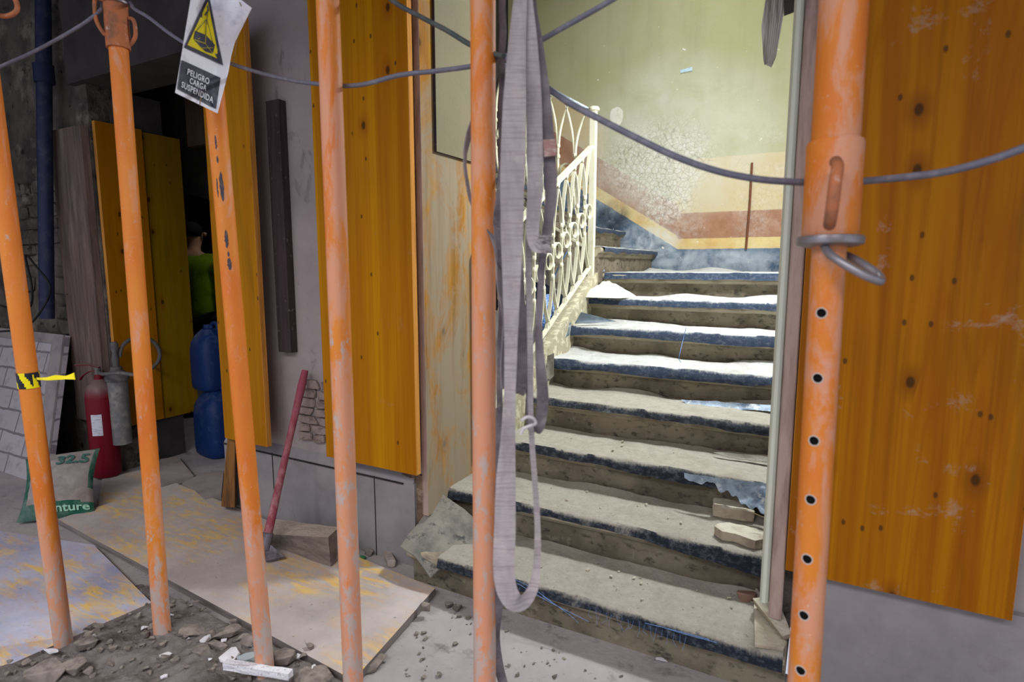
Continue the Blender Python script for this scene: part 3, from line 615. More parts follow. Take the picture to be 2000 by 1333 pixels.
# ------------------------------------------------------------------ iron railings
def flatbar(bm, pts, nrm, w_, th, hdir):
    n = len(pts); rows = []
    for i, p in enumerate(pts):
        t = (pts[min(i+1, n-1)]-pts[max(i-1, 0)]).normalized(); s = nrm.cross(t).normalized()
        rows.append([bm.verts.new(q) for q in (p+nrm*w_/2+s*th/2, p-nrm*w_/2+s*th/2, p-nrm*w_/2-s*th/2, p+nrm*w_/2-s*th/2)])
    for a, b in zip(rows, rows[1:]):
        for k in range(4): bm.faces.new((a[k], a[(k+1) % 4], b[(k+1) % 4], b[k]))
    bm.faces.new(rows[0][::-1]); bm.faces.new(rows[-1])
def railing(A, hd, slope, length, pitch, H, label, hmat, hr, newel_top, caps=True, w_=.020, post=True):
    A = V(A); hd = V(hd).normalized(); nrm = hd.cross(V((0, 0, 1))).normalized()
    root = empty('stair_railing', A, label, 'railing')
    def P(t, v): return A+hd*t+V((0, 0, slope*t+v))
    bm = B(); 
    if hr: tube(bm, [P(t*length/20, H+.012) for t in range(21)], hr, 10)
    else: flatbar(bm, [P(t*length/20, H) for t in range(21)], nrm, .04, .014, hd)
    obj('handrail', bm, hmat, root, bool(hr))
    if hr:
        bm = B(); flatbar(bm, [P(t*length/20, H-.012) for t in range(21)], nrm, .03, .008, hd); obj('top_bar', bm, IRON, root)
    bm = B(); flatbar(bm, [P(t*length/20, 0) for t in range(21)], nrm, .022, .014, hd); obj('bottom_rail', bm, IRON, root)
    n = int(length/pitch); v0, v1, v2, v3 = .34*H, .42*H, .56*H, .64*H
    for i in range(1, n+1):
        t0 = i*pitch-.02; bm = B()
        flatbar(bm, [P(t0, v0-.01), P(t0, v3+.01)], nrm, w_*.8, .008, hd)
        for sgn in (-1, 1):
            pts = []
            for k in range(11):
                u = k/10; pts.append(P(t0+sgn*(.0045+.62*pitch*u**1.9), v3+(H-v3)*u))
            pts = [q for q in pts]; flatbar(bm, pts, nrm, w_, .0062, hd)
            pts = [P(t0+sgn*(.0045+.62*pitch*(k/10)**1.9), v0*(1-k/10)) for k in range(11)]; flatbar(bm, pts, nrm, w_, .0062, hd)
        for vv in (v0, v1, v2, v3):
            c_ = P(t0, vv)
            tube(bm, [c_-V((0, 0, .012)), c_-V((0, 0, .004)), c_+V((0, 0, .004)), c_+V((0, 0, .012))], [.011, .014, .014, .011], 8)
        obj('baluster', bm, IRON, root)
        bm = B(); rr = pitch*.37; cc = P(t0-pitch/2, (v1+v2)/2-.0)
        pts = [cc+hd*(rr*cos(a))+V((0, 0, rr*sin(a))) for a in [2*pi*k/24 for k in range(25)]]
        flatbar(bm, pts, nrm, w_, .006, hd); obj('scroll_ring', bm, IRON, root)
    return root, P
r1, P1 = railing((-1.33, 3.46, 1.245), (0, -1, 0), -RZ/TR_, 1.25, .115, .73, 'cream wrought iron railing rising beside the doorway stair up to the newel post', IRON, 0, 0)
r2, P2 = railing((-1.36, 3.50, 1.36), (-1, 0, 0), .6, 1.25, .115, .82, 'cream wrought iron railing of the upper flight behind the newel post', RAILTOP, .02, 0)
bm = B(); box(bm, -1.349, -1.313, 3.474, 3.51, ZL-.06, 2.19); np_ = obj('newel_post', bm, IRON, r1)
bm = B(); lathe(bm, (-1.331, 3.492, 2.19), [(.02, 0), (.034, .004), (.036, .014), (.03, .024), (.012, .03)], 16); obj('newel_cap', bm, IRON, np_, True)
# newel at the foot of the flight
bm = B(); box(bm, -1.347, -1.315, 2.18, 2.212, .45, 1.33); obj('newel_post', bm, IRON, r1)
# ------------------------------------------------------------------ things under and beside the stair
bm = B()
q = [at(1052, 668, 0, -1.47), at(1060, 598, 0, -1.47), at(1085, 590, 0, -1.47), at(1084, 640, 0, -1.47)]
c_ = sum(q, V())/4
def fn(u, v):
    th = 2*pi*u; r_ = .11*sin(pi*min(.98, max(.02, v)))**.7; return c_+V((r_*cos(th)*.7, r_*sin(th)*1.1, (v-.5)*.30+.01*nz((u*6, v*6, 1)))), V((cos(th), sin(th), 0))
grid(bm, fn, 20, 12, 0); bg_ = obj('mesh_bag', bm, NET, None, True); tag(bg_, 'blue and white mesh bag hung behind the balusters left of the stair', 'bag')
bm = B(); tube(bm, spline([c_+V((0, 0, .13)), c_+V((.06, 0, .30)), V((-1.335, c_.y, 1.36))], 6), .004, 8); obj('cord', bm, THREAD, bg_, True)
bm = B(); lathe(bm, V((c_.x, c_.y, c_.z-.165)), [(.03, 0), (.05, .015), (.02, .03)], 12); obj('knotted_end', bm, THREAD, bg_, True)
# work light, plaster lump on step 7
bm = B(); rnd = random.Random(5)
def fn(u, v):
    th = 2*pi*u; rr = v; p = V((-1.20, 3.43, 7*RZ+.008)); hh = .085*(1-rr**1.4)*(1+.3*nz((u*9, v*5, 2)))+.004
    rad = .15*(1+.25*nz((cos(th)*2, sin(th)*2, 3))); return p+V((cos(th)*rr*rad*1.15, sin(th)*rr*rad*.8, hh*(1 if rr < .98 else 0))), V((0, 0, 1))
grid(bm, fn, 28, 10, 0); tag(obj('plaster_heap', bm, M('white plaster powder', (232, 230, 218), [((206, 200, 186), 20, .5, .7, .7)], .95, 0, 40, .7, .01), None, True), 'heap of white plaster powder at the left end of the seventh tread', 'rubble')
# rusty rod on the back wall
bm = B(); a = at(1469, 318, 1, 4.83); b = at(1457, 487, 1, 4.83); tube(bm, [a, (a+b)/2+V((.004, 0, 0)), b], .008, 10)
tag(obj('wall_rod', bm, M('rusty brown rod', (116, 70, 44), [((100, 56, 30), 30, .5, .65, .8)], .7), None, True), 'thin rusty brown rod standing up against the painted back wall', 'rod')
bm = B(); p0 = at(1321, 138, 1, 4.845); p1 = at(1352, 132, 1, 4.845)
fl2 = [at(1329, 137, 1, 4.847), at(1352, 131, 1, 4.847), at(1352, 138, 1, 4.847), at(1329, 143, 1, 4.847)]
hexa(bm, [fl2[3], fl2[2], fl2[1], fl2[0]]+[p+V((0, -.003, 0)) for p in (fl2[3], fl2[2], fl2[1], fl2[0])]); tag(obj('paper_sticker', bm, M('pale blue sticker', (190, 214, 226), [((120, 150, 176), (90, 90, 20), .55, .6, .6)], .6)), 'small pale blue sticker on the olive stairwell wall', 'sticker')
bm = B(); cpt = at(1204, 228, 1, 4.848); pts = []
for k in range(26):
    a = 2*pi*k/26; rr = .056*(1+.16*nz((cos(a)*2, sin(a)*2, 7))+.1*nz((cos(a)*6, sin(a)*6, 1))); pts.append(cpt+V((cos(a)*rr, 0, sin(a)*rr*1.45)))
f_ = bm.faces.new([bm.verts.new(p) for p in pts]); g_ = bmesh.ops.extrude_face_region(bm, geom=[f_]); bmesh.ops.translate(bm, verts=[v for v in g_['geom'] if isinstance(v, bmesh.types.BMVert)], vec=(0, .003, 0))
obj('plaster_patch', bm, M('bare white plaster', (226, 224, 208), [((196, 190, 170), 30, .5, .7, .7)], .9), bpy.data.objects['wall_back'])
# ------------------------------------------------------------------ shuttering panels
def panel(name, x0, x1, y0, y1, z0, z1, mat, label, emat=PEDGE, facing='y', cat='wood panel', cut=None):
    bm = B(); box(bm, x0, x1, y0, y1, z0, z1)
    if cut:
        for v in bm.verts:
            if v.co.z > (z0+z1)/2: v.co.z += cut*(v.co.x-x0)/(x1-x0)-0
    bevel(bm, .0012, 1); bm.normal_update()
    for f in bm.faces:
        nn = f.normal; f.material_index = 0 if (abs(nn.y) > .9 if facing == 'y' else abs(nn.x) > .9) else 1
    return tag(obj(name, bm, [mat, emat]), label, cat)
panel('shuttering_panel', -1.875, -1.383, 1.755, 1.782, .428, CEIL-.02, PANEL_A, 'tall glossy yellow shuttering panel left of the stair doorway')
panel('shuttering_panel', -2.505, -2.205, 1.715, 1.742, .43, 2.24, PANEL_C, 'yellow shuttering panel hung beside the passage, right of the hanging sign', cut=.06)
panel('shuttering_panel', -.061, .452, 1.775, 1.802, .372, CEIL-.02, PANEL_B, 'wide orange yellow shuttering panel right of the perforated prop, stained with dust')
panel('shuttering_panel', -3.74, -3.713, 1.87, 2.13, .275, 2.07, PANEL_C, 'yellow shuttering panel with a lantern in front, on the passage side wall', facing='x')
panel('shuttering_panel', -3.744, -3.728, 2.118, 2.375, .27, 2.06, mat_panel('greenish yellow shuttering', (150, 116, 6), (128, 86, 4), (130, 104, 8), .02, 61), 'greenish yellow shuttering panel nearest the dark opening, deeper in the passage', facing='x')
panel('weathered_panel', -1.408, -1.381, 1.82, 2.32, .235, 2.6, PANEL_W, 'weathered scraped wooden board on the jamb beside the stair doorway', emat=CASE2, facing='x')
panel('beige_panel', -1.379, -1.367, 1.90, 2.33, 1.69, 2.66, BOXWALL, 'beige board screwed over the top of the weathered jamb board', emat=BATTEN, facing='x')
panel('timber_board', -4.10, -3.755, 1.815, 1.858, .30, 2.04, TIMBER, 'wide grey brown timber board at the left of the passage side panels', emat=TIMBER)
panel('wooden_batten', -2.20, -2.118, 1.80, 1.838, .86, 1.96, BATTEN, 'dark stained batten fixed upright on the grey plaster pillar', emat=BATTEN)
# door casing on the right of the doorway
bm = B()
lathe_pts = []
xc, yc = -.113, 1.80
prof = [(-.014, .03), (-.014, .0), (-.012, -.010), (-.006, -.017), (.003, -.018), (.010, -.010), (.013, .0), (.013, .03)]
rows = [[bm.verts.new((xc+a+(zz-1.25)*-.0, yc+b, zz)) for a, b in prof] for zz in (.25, .8, 1.4, 2.0, CEIL-.28)]
for a, b in zip(rows, rows[1:]):
    for k in range(len(prof)): bm.faces.new((a[k], a[(k+1) % 8], b[(k+1) % 8], b[k]))
bm.faces.new(rows[0]); bm.faces.new(rows[-1][::-1])
tc = obj('trim_casing', bm, CASE, None, True); tc['kind'] = 'structure'
bm = B(); box(bm, -.0995, -.064, 1.785, 1.84, .205, CEIL-.1); bevel(bm, .003, 1); o = struct('trim_casing_timber', bm, CASE2)
bm = B(); box(bm, -.10, .07, 1.86, 2.12, .15, 2.62); struct('wall_jamb_right', bm, PLASTD)
# ------------------------------------------------------------------ props
CUTM = M('hole rim steel', (200, 186, 176), [], .6); HOLE_SHADE = M('painted hole shade', (8, 7, 7), [], .95)
def pt(px, py, d): return pd(px, py, d)
PROPS = {1: ((50, 700, 1.75), (127, 1280, 1.92)), 2: ((232, 100, 1.78), (318, 1245, 1.95)), 3: ((424, 240, 1.64), (517, 1300, 1.76)),
         4: ((640, 0, 1.33), (690, 1333, 1.56)), 5: ((943, 0, 1.19), (947, 1333, 1.36)), 6: ((1642, 100, .975), (1572, 1290, 1.06))}
LAB = {1: 'orange steel prop wrapped with black and yellow tape, leftmost of the row', 2: 'dusty orange steel prop with a looped collar at the top, cable tied to it',
       3: 'orange steel prop with black paint scrapes behind the hanging sign', 4: 'orange steel prop standing in front of the grey plaster pillar',
       5: 'orange steel prop with grey straps hanging beside it', 6: 'thick orange steel prop with a row of holes, collar and steel pin'}
axis = {}
for k, (a, b) in PROPS.items():
    A_, B_ = pt(*a), pt(*b); d = (B_-A_).normalized(); foot = A_+d*(-A_.z/d.z)+V((0, 0, .004)); top = A_+d*((CEIL-.01-A_.z)/d.z); axis[k] = (foot, top, -d)
def on(k, z_):
    f_, t_, d = axis[k]; return f_+d*((z_-f_.z)/d.z)
def zat(k, py):      # height on the prop seen at pixel row py
    lo, hi = 0.0, 2.8
    for _ in range(40):
        m = (lo+hi)/2; p = on(k, m)-O; y = CYP-F_PX*p.dot(UP)/p.dot(FW)
        if y > py: lo = m
        else: hi = m
    return lo
def ring_tube(bm, c0, c1, r): tube(bm, [c0, c1], r, 28)
def plate(bm, c, r, h, d):
    tube(bm, [c, c+d*h], r, 28)
def make_prop(k, r_low, r_up, split):
    f_, t_, d = axis[k]; root = empty('steel_prop', f_, LAB[k], 'prop', 'row of orange props in front of the facade')
    bm = B(); tube(bm, [on(k, z_) for z_ in [f_.z+i*(split-f_.z)/24 for i in range(25)]], r_low, 28); obj('lower_tube', bm, ORANGE[k-1], root, True)
    bm = B(); tube(bm, [on(k, split-.02+i*(t_.z-split+.02)/10) for i in range(11)], r_up, 28); obj('upper_tube', bm, ORANGE[k-1], root, True)
    bm = B(); c_ = on(k, f_.z+.0); box(bm, c_.x-.055, c_.x+.055, c_.y-.055, c_.y+.055, 0, .006); obj('base_plate', bm, ORANGE[k-1], root)
    bm = B(); c_ = on(k, CEIL-.012); box(bm, c_.x-.06, c_.x+.06, c_.y-.06, c_.y+.06, CEIL-.01, CEIL-.001); obj('head_plate', bm, ORANGE[k-1], root)
    return root
def loop(root, c, side, out, h, r=.006, mat=RUSTO):
    """bent rod handle on a collar: c centre, side unit vector, out reach, h height"""
    bm = B(); s = V(side); ends = [c+V((0, 0, h/2)), c+V((0, 0, h/2))+s*out*.8, c+V((0, 0, h*.2))+s*out, c-V((0, 0, h*.2))+s*out*.9, c-V((0, 0, h/2))+s*out*.3, c-V((0, 0, h/2))]
    tube(bm, spline(ends, 5), r, 10); return obj('collar_handle', bm, mat, root, True)
RR = .0262
for k in (1, 2):
    zc0, zc1 = zat(k, 96), zat(k, 10)
    if k == 1: zc0, zc1 = zat(2, 60), zat(2, 60)+.17
    root = make_prop(k, RR, .022, zc0+.02); d = axis[k][2]
    bm = B(); tube(bm, [on(k, zc0), on(k, zc1)], RR+.0065, 28); col_ = obj('collar', bm, RUSTO, root, True)
    bm = B(); tube(bm, [on(k, zc1), on(k, zc1+.006)], RR+.013, 28); obj('washer', bm, STEEL, root, True)
    sd = -RT
    for sg in (1, -1):
        c_ = on(k, zc0+(zc1-zc0)*(.62 if sg == 1 else .42))
        loop(col_, c_+sd*sg*(RR*.6)-FW*(.024 if sg == 1 else -.01), (sd*sg*.5-FW*(.35 if sg == 1 else -.1)).normalized() if sg == 1 else sd*sg, .026 if sg == 1 else .034, (zc1-zc0)*(.75 if sg == 1 else .6))
    if k == 1:
        c_ = pd(8, 6, 1.62); bm = B(); tube(bm, spline([pd(-30, 12, 1.64), pd(2, 31, 1.62), pd(26, 27, 1.61), pd(34, 12, 1.61), pd(22, -12, 1.62), pd(-2, -22, 1.64), pd(-30, -15, 1.66)], 6), .0065, 10)
        obj('collar_handle', bm, RUSTO, col_, True)
    PROP1 = root if k == 1 else PROP1
for k, r_ in ((3, RR), (4, RR), (5, RR)): make_prop(k, r_, r_*.97, 1.9 if k != 3 else 2.1)
P3R = bpy.data.objects['steel_prop.002']; SCR = M('dark paint scrape', (70, 66, 74), [((110, 90, 84), 90, .5, .6, .6)], .7)
for i, (y0_, y1_, off_, wpx) in enumerate(((268, 296, -.30, .0020), (308, 322, -.28, .0022), (338, 396, -.10, .0048), (350, 388, -.55, .0016), (450, 486, -.08, .0042), (492, 502, -.02, .0024), (504, 528, .0, .0050))):
    bm = B(); za, zb_ = zat(3, y1_), zat(3, y0_); sd3 = (O-on(3, 1.3)); sd3.z = 0; sd3.normalize(); tg3 = V((0, 0, 1)).cross(sd3); rows = []
    for j in range(13):
        zz = za+(zb_-za)*j/12; hw = wpx*(sin(pi*j/12)**.5)*(1+.5*nz((i, j*.9, 0)))+.0003; a0 = off_+.07*nz((i*3, j*.5, 2))
        rows.append([bm.verts.new(on(3, zz)+(sd3*cos(a0+s_*hw/RR)+tg3*sin(a0+s_*hw/RR))*(RR+.0006)) for s_ in (-1, 0, 1)])
    for a, b in zip(rows, rows[1:]):
        for k in range(2): bm.faces.new((a[k], a[k+1], b[k+1], b[k]))
    obj('paint_scrape', bm, SCR, P3R)
# prop 6: thin perforated tube below, thick tube above
k = 6; zcb, zct = zat(6, 468), zat(6, 278); root = empty('steel_prop', axis[6][0], LAB[6], 'prop', 'row of orange props in front of the facade')
d6 = axis[6][2]; r6 = .0268
bm = B(); SEG = 48; f6 = axis[6][0]
# tube wall with real holes: build on a fine grid and leave the hole faces out
side = (O-on(6, .8)); side.z = 0; side.normalize(); tang = V((0, 0, 1)).cross(side).normalized()
holes_px = (610, 735, 855, 968, 1082, 1190, 1296)
hz_ = [zat(6, y) for y in holes_px]; hz_ += [hz_[-1]-.105*(i+1) for i in range(3) if hz_[-1]-.105*(i+1) > .05]
hang = -.22
def cyl(a, z_, r): 
    c_ = on(6, z_); return c_+(side*cos(a)+tang*sin(a))*r
zs = []
z_ = .004
while z_ < zct: zs.append(z_); z_ += .0025
NA = 72; vg = [[bm.verts.new(cyl(2*pi*i/NA, z_, r6)) for i in range(NA)] for z_ in zs]
rh = .0085
def inh(i, j):
    a = 2*pi*(i+.5)/NA; a = (a+pi) % (2*pi)-pi; zz = zs[j]+.00125
    for h in hz_:
        if abs(zz-h) < rh and ((a-hang)*r6)**2+(zz-h)**2 < rh*rh: return True
    return False
for j in range(len(zs)-1):
    for i in range(NA):
        if not inh(i, j): bm.faces.new((vg[j][i], vg[j][(i+1) % NA], vg[j+1][(i+1) % NA], vg[j+1][i]))
ptube = obj('perforated_tube', bm, ORANGE[5], root, True)
bm = B()
for h in hz_:
    tube(bm, [cyl(hang, h, r6+.0006)+(side*0), cyl(hang, h, r6-.006)], .001, 6)
bm.free()
for h in hz_:
    bm = B(); pts = []
    for i in range(21):
        b_ = 2*pi*i/20; a = hang+cos(b_)*(rh*1.02)/r6; pts.append(cyl(a, h+sin(b_)*rh*1.02, r6+.0002))
    tube(bm, pts, .0011, 6, False); obj('hole_rim', bm, CUTM, ptube, True)
bm = B(); tube(bm, [on(6, .01), on(6, zct)], r6-.004, 24); obj('shade_core', bm, HOLE_SHADE, root, True)  # black core stands in for the shade inside the hollow tube
bm = B(); tube(bm, [on(6, zct-.03+i*(CEIL-.01-zct+.03)/8) for i in range(9)], .0375, 36); obj('upper_tube', bm, ORANGE[5], root, True)
bm = B(); tube(bm, [on(6, zcb+.004), on(6, zcb+.006), on(6, zct-.004), on(6, zct)], [.043, .0445, .0445, .043], 36); col6 = obj('collar', bm, ORANGE[5], root, True)
bm = B(); tube(bm, [on(6, zcb-.012), on(6, zcb-.009), on(6, zcb+.001), on(6, zcb+.004)], [.043, .052, .0535, .052], 36); obj('washer', bm, STEEL, root, True)
dpc = .93
bm = B(); tube(bm, spline([pd(1632, 316, .925), pd(1636, 326, .90), pd(1632, 352, .886), pd(1627, 392, .886), pd(1622, 428, .90), pd(1620, 440, .925)], 6), .0092, 14); obj('collar_handle', bm, RUSTO, col6, True)
bm = B(); tube(bm, spline([pd(1608, 470, 1.0), pd(1616, 492, .965), pd(1642, 512, .94), pd(1682, 535, .925), pd(1712, 548, .925), pd(1720, 549, .935), pd(1716, 538, .955), pd(1692, 520, .975), pd(1664, 504, 1.0), pd(1644, 495, 1.03)], 7), .0068, 14); obj('locking_pin', bm, STEEL, root, True)
bm = B(); c_ = on(6, .0); box(bm, c_.x-.06, c_.x+.06, c_.y-.06, c_.y+.06, 0, .006); obj('base_plate', bm, ORANGE[5], root)
bm = B(); c_ = on(6, CEIL-.012); box(bm, c_.x-.06, c_.x+.06, c_.y-.06, c_.y+.06, CEIL-.01, CEIL-.001); obj('head_plate', bm, ORANGE[5], root)
# warning tape on prop 1
tp = empty('warning_tape', on(1, zat(1, 755)), 'black and yellow warning tape knotted round the leftmost orange prop', 'tape')
z0, z1 = zat(1, 757), zat(1, 727)
bm = B(); NA = 48
def tr(a, v): 
    c_ = on(1, z0+(z1-z0)*v); return c_+V((cos(a), sin(a), 0))*(RR+.0018+.001*nz((cos(a)*3, sin(a)*3, v*9)))
vg = [[bm.verts.new(tr(2*pi*i/NA, j/8)) for i in range(NA)] for j in range(9)]
for j in range(8):
    for i in range(NA):
        f_ = bm.faces.new((vg[j][i], vg[j][(i+1) % NA], vg[j+1][(i+1) % NA], vg[j+1][i])); u = (i*1.0/NA*9+j/8*1.1) % 2; f_.material_index = 0 if u < .85 else 1
o = obj('tape_wrap', bm, [TAPEY, TAPEK], tp, True)
bm = B(); ribbon(bm, [pd(72, 740, 1.70), pd(90, 741, 1.66), pd(108, 738, 1.65), pd(128, 738, 1.65), pd(146, 735, 1.65)], [.006, .008, .014, .010, .020], [(0, .2, 1), (.3, .5, 1), (0, 0, 1), (.4, .6, 1), (0, 0, 1)], .0025); obj('tape_tail', bm, TAPEY, tp, True)
# ------------------------------------------------------------------ cables
def cable(pts, r, label, mat, name='cable', sub=8, cat='cable', group=None):
    bm = B(); tube(bm, spline([pd(*p) for p in pts], sub), r, 12); return tag(obj(name, bm, mat, None, True), label, cat, group)
cable([(-60, 160, 1.72), (0, 131, 1.71), (60, 104, 1.71), (120, 72, 1.72), (165, 45, 1.73), (196, 20, 1.74), (203, 6, 1.80), (228, -3, 1.84), (252, 4, 1.80), (262, 17, 1.74), (290, 34, 1.72), (335, 68, 1.70), (385, 98, 1.69), (450, 124, 1.68),
       (520, 146, 1.60), (580, 159, 1.50), (640, 166, 1.42), (680, 168, 1.38), (720, 163, 1.34), (780, 147, 1.30), (850, 139, 1.27), (918, 130, 1.25), (960, 120, 1.22), (984, 110, 1.18)], .0052,
      'grey cable strung from the looped collar prop behind the props to the strap bundle', CABLE)
cable([(984, 110, 1.18), (1010, 128, 1.17), (1060, 165, 1.13), (1110, 200, 1.10), (1170, 232, 1.07), (1240, 268, 1.05), (1320, 306, 1.03), (1400, 334, 1.02), (1480, 350, 1.02), (1560, 356, 1.03), (1635, 357, 1.045), (1700, 353, 1.03), (1780, 345, .98), (1850, 335, .94), (1930, 314, .9), (2010, 285, .87), (2100, 245, .84)], .0062,
      'thick grey cable sagging from the strap bundle to behind the perforated prop', CABLE)
cable([(700, -60, 1.45), (765, 0, 1.40), (820, 32, 1.36), (870, 58, 1.30), (918, 87, 1.25), (955, 103, 1.21), (984, 110, 1.17)], .0056, 'dark green grey cable coming down from the upper left to the strap bundle', CABLE2)
cable([(984, 112, 1.19), (1015, 98, 1.16), (1054, 80, 1.13), (1100, 54, 1.10), (1150, 26, 1.08), (1200, -3, 1.06), (1260, -40, 1.04)], .0052, 'dark cable running up to the right across the olive wall', CABLE)
# ------------------------------------------------------------------ straps
XD = tuple(RT)
def strap(name, pts, wid, mat, label, wdir=None, th=.003, kids=()):
    bm = B(); ribbon(bm, [pd(*p) for p in pts], wid, wdir or XD, th); o = obj(name, bm, mat, None, True); return tag(o, label, 'strap', 'grey lifting straps hung beside the prop')
k_ = 1/F_PX
def W(px, d=1.08): return px*d*k_
strap('lifting_strap', [(1018, -60, 1.06), (1016, 0, 1.06), (1010, 90, 1.06), (1005, 200, 1.055), (1001, 330, 1.05), (1000, 450, 1.055), (999, 560, 1.06), (998, 660, 1.06), (996, 760, 1.06), (992, 860, 1.06), (988, 940, 1.06), (986, 1040, 1.07), (984, 1100, 1.07), (988, 1146, 1.07), (1003, 1176, 1.07), (1022, 1178, 1.08), (1039, 1156, 1.09), (1048, 1115, 1.09), (1050, 1040, 1.09), (1046, 960, 1.09), (1040, 880, 1.09), (1036, 800, 1.09), (1036, 700, 1.09), (1034, 600, 1.09), (1032, 500, 1.09), (1036, 430, 1.08)],
      [W(p) for p in (24, 26, 34, 44, 47, 43, 34, 26, 22, 28, 38, 42, 42, 40, 36, 28, 21, 15, 12, 11, 11, 11, 12, 12, 12, 16)], STRAP1, 'longest frayed grey webbing strap, its loop hanging lowest to knee height',
      wdir=[XD]*13+[tuple(RT+UP*.35), tuple(UP+RT*.6), tuple(UP-RT*.45), tuple(UP*.6-RT)]+[tuple(-RT)]*9)
strap('lifting_strap', [(1030, -60, 1.065), (1031, 0, 1.065), (1037, 80, 1.065), (1042, 180, 1.07), (1044, 280, 1.07), (1045, 370, 1.055), (1040, 450, 1.058), (1046, 482, 1.045), (1062, 486, 1.035), (1076, 482, 1.03)],
      [W(p) for p in (16, 18, 24, 30, 32, 30, 26, 18, 14, 16)], STRAP1, 'short torn grey webbing strap ending in a frayed tuft', wdir=[XD]*7+[(0, 0, 1)]*3)
s3 = strap('lifting_strap', [(1038, -60, 1.08), (1042, 20, 1.08), (1054, 100, 1.08), (1065, 200, 1.08), (1072, 290, 1.08), (1076, 380, 1.08), (1070, 440, 1.085), (1060, 500, 1.09), (1056, 560, 1.095), (1052, 640, 1.10), (1056, 720, 1.10), (1060, 780, 1.10), (1054, 830, 1.105), (1044, 845, 1.11), (1036, 820, 1.11), (1034, 740, 1.11)],
           [W(p) for p in (12, 14, 18, 22, 25, 24, 20, 16, 12, 14, 20, 24, 22, 18, 16, 14)], STRAP2, 'dark grey strap with a stitched label patch, hanging rightmost in the bundle')
bm = B(); ribbon(bm, [pd(1073, 272, 1.066), pd(1074, 290, 1.066), pd(1075, 306, 1.066)], W(24), XD, .002); obj('label_patch', bm, M('reddish stitched label', (150, 116, 108), [((196, 180, 170), (50, 50, 200), .5, .6, .6)], .9), s3, True)
strap('lifting_strap', [(1004, 460, 1.10), (1008, 540, 1.10), (1012, 620, 1.105), (1014, 690, 1.105), (1015, 740, 1.10), (1012, 768, 1.10), (1004, 760, 1.11), (1000, 700, 1.115)], [W(p) for p in (20, 30, 34, 36, 36, 26, 22, 18)], STRAP2, 'dark inner strap loop ending at mid height between the lighter straps')
strap('lifting_strap', [(978, 120, 1.27), (950, 180, 1.28), (924, 240, 1.28), (908, 300, 1.28), (909, 350, 1.28), (924, 400, 1.27), (948, 430, 1.26), (964, 470, 1.20), (975, 540, 1.15), (982, 640, 1.13), (984, 760, 1.13)], [W(p, 1.2) for p in (24, 22, 18, 12, 12, 16, 20, 18, 16, 14, 14)], STRAP2,
      'grey strap looping out behind the prop to the left', wdir=[tuple(RT*.5+FW)]*11)
strap('lifting_strap', [(982, -60, 1.24), (981, 60, 1.24), (980, 200, 1.24), (979, 330, 1.24), (975, 390, 1.20), (972, 440, 1.18), (978, 500, 1.16), (980, 580, 1.2), (976, 700, 1.26), (974, 900, 1.29), (973, 1050, 1.31), (976, 1150, 1.33), (968, 1230, 1.35), (974, 1300, 1.37), (1000, 1400, 1.40)], [W(p, 1.25) for p in (14, 14, 14, 14, 16, 18, 16, 14, 12, 12, 14, 22, 22, 20, 20)], STRAP2,
      'narrow dark strap running down along the right side of the prop to the ground', wdir=[tuple(RT*.8+FW*.5)]*15)
bm = B()
for i in range(26):
    rnd = random.Random(i); a = pd(1048+rnd.uniform(-6, 6), 470+rnd.uniform(-12, 12), 1.04); b = pd(1068+rnd.uniform(-4, 16), 474+rnd.uniform(-16, 22), 1.03+rnd.uniform(-.015, .01)); tube(bm, spline([a, (a+b)/2+V((0, 0, rnd.uniform(-.006, .008))), b], 4), .0009, 5)
tf = obj('frayed_tuft', bm, STRAP1); tag(tf, 'pale frayed fibre tuft sticking out of the torn strap end', 'strap tuft')
bm = B(); tube(bm, spline([pd(1018, 822, 1.07), pd(1030, 815, 1.07), pd(1042, 818, 1.075), pd(1046, 828, 1.08), pd(1036, 832, 1.07), pd(1022, 838, 1.07), pd(1018, 848, 1.07)], 6), .003, 8); tag(obj('white_cord', bm, M('white cord', (206, 200, 200), [], .9), None, True), 'short white cord knotted round the straps at mid height', 'cord')
# ------------------------------------------------------------------ hanging sign
def SP(px, py, e=0.0):
    u = (px-(343+(182-py)*.17))/85.0
    d = 1.44+.135*u-.05*max(0, u-.85)-.09*max(0, (130-py)/130)*max(0, u-.3)+.012*sin((py-40)/60.0)
    return pd(px, py, d-e)
sg = empty('warning_sign', SP(425, 222), 'white PELIGRO CARGA SUSPENDIDA warning sign hanging in front of a prop', 'sign')
def leftx(v): return V((343, 182)).lerp(V((384, -66)), v)
def rightx(v):
    L = [(0, 425, 222), (.33, 446, 142), (.5, 452, 108), (.62, 459, 82), (.8, 474, 52), (.93, 490, 20), (1.0, 492, 16)]
    for a, b in zip(L, L[1:]):
        if v <= b[0]: t_ = (v-a[0])/(b[0]-a[0]); return V((a[1]+(b[1]-a[1])*t_, a[2]+(b[2]-a[2])*t_))
    return V((492, 16))
bm = B()
def fn(u, v):
    p = leftx(v).lerp(rightx(v), u); q = SP(p.x, p.y); return q, -FW
grid(bm, fn, 20, 30, -.0022); obj('sign_board', bm, WHITEP, sg, True)
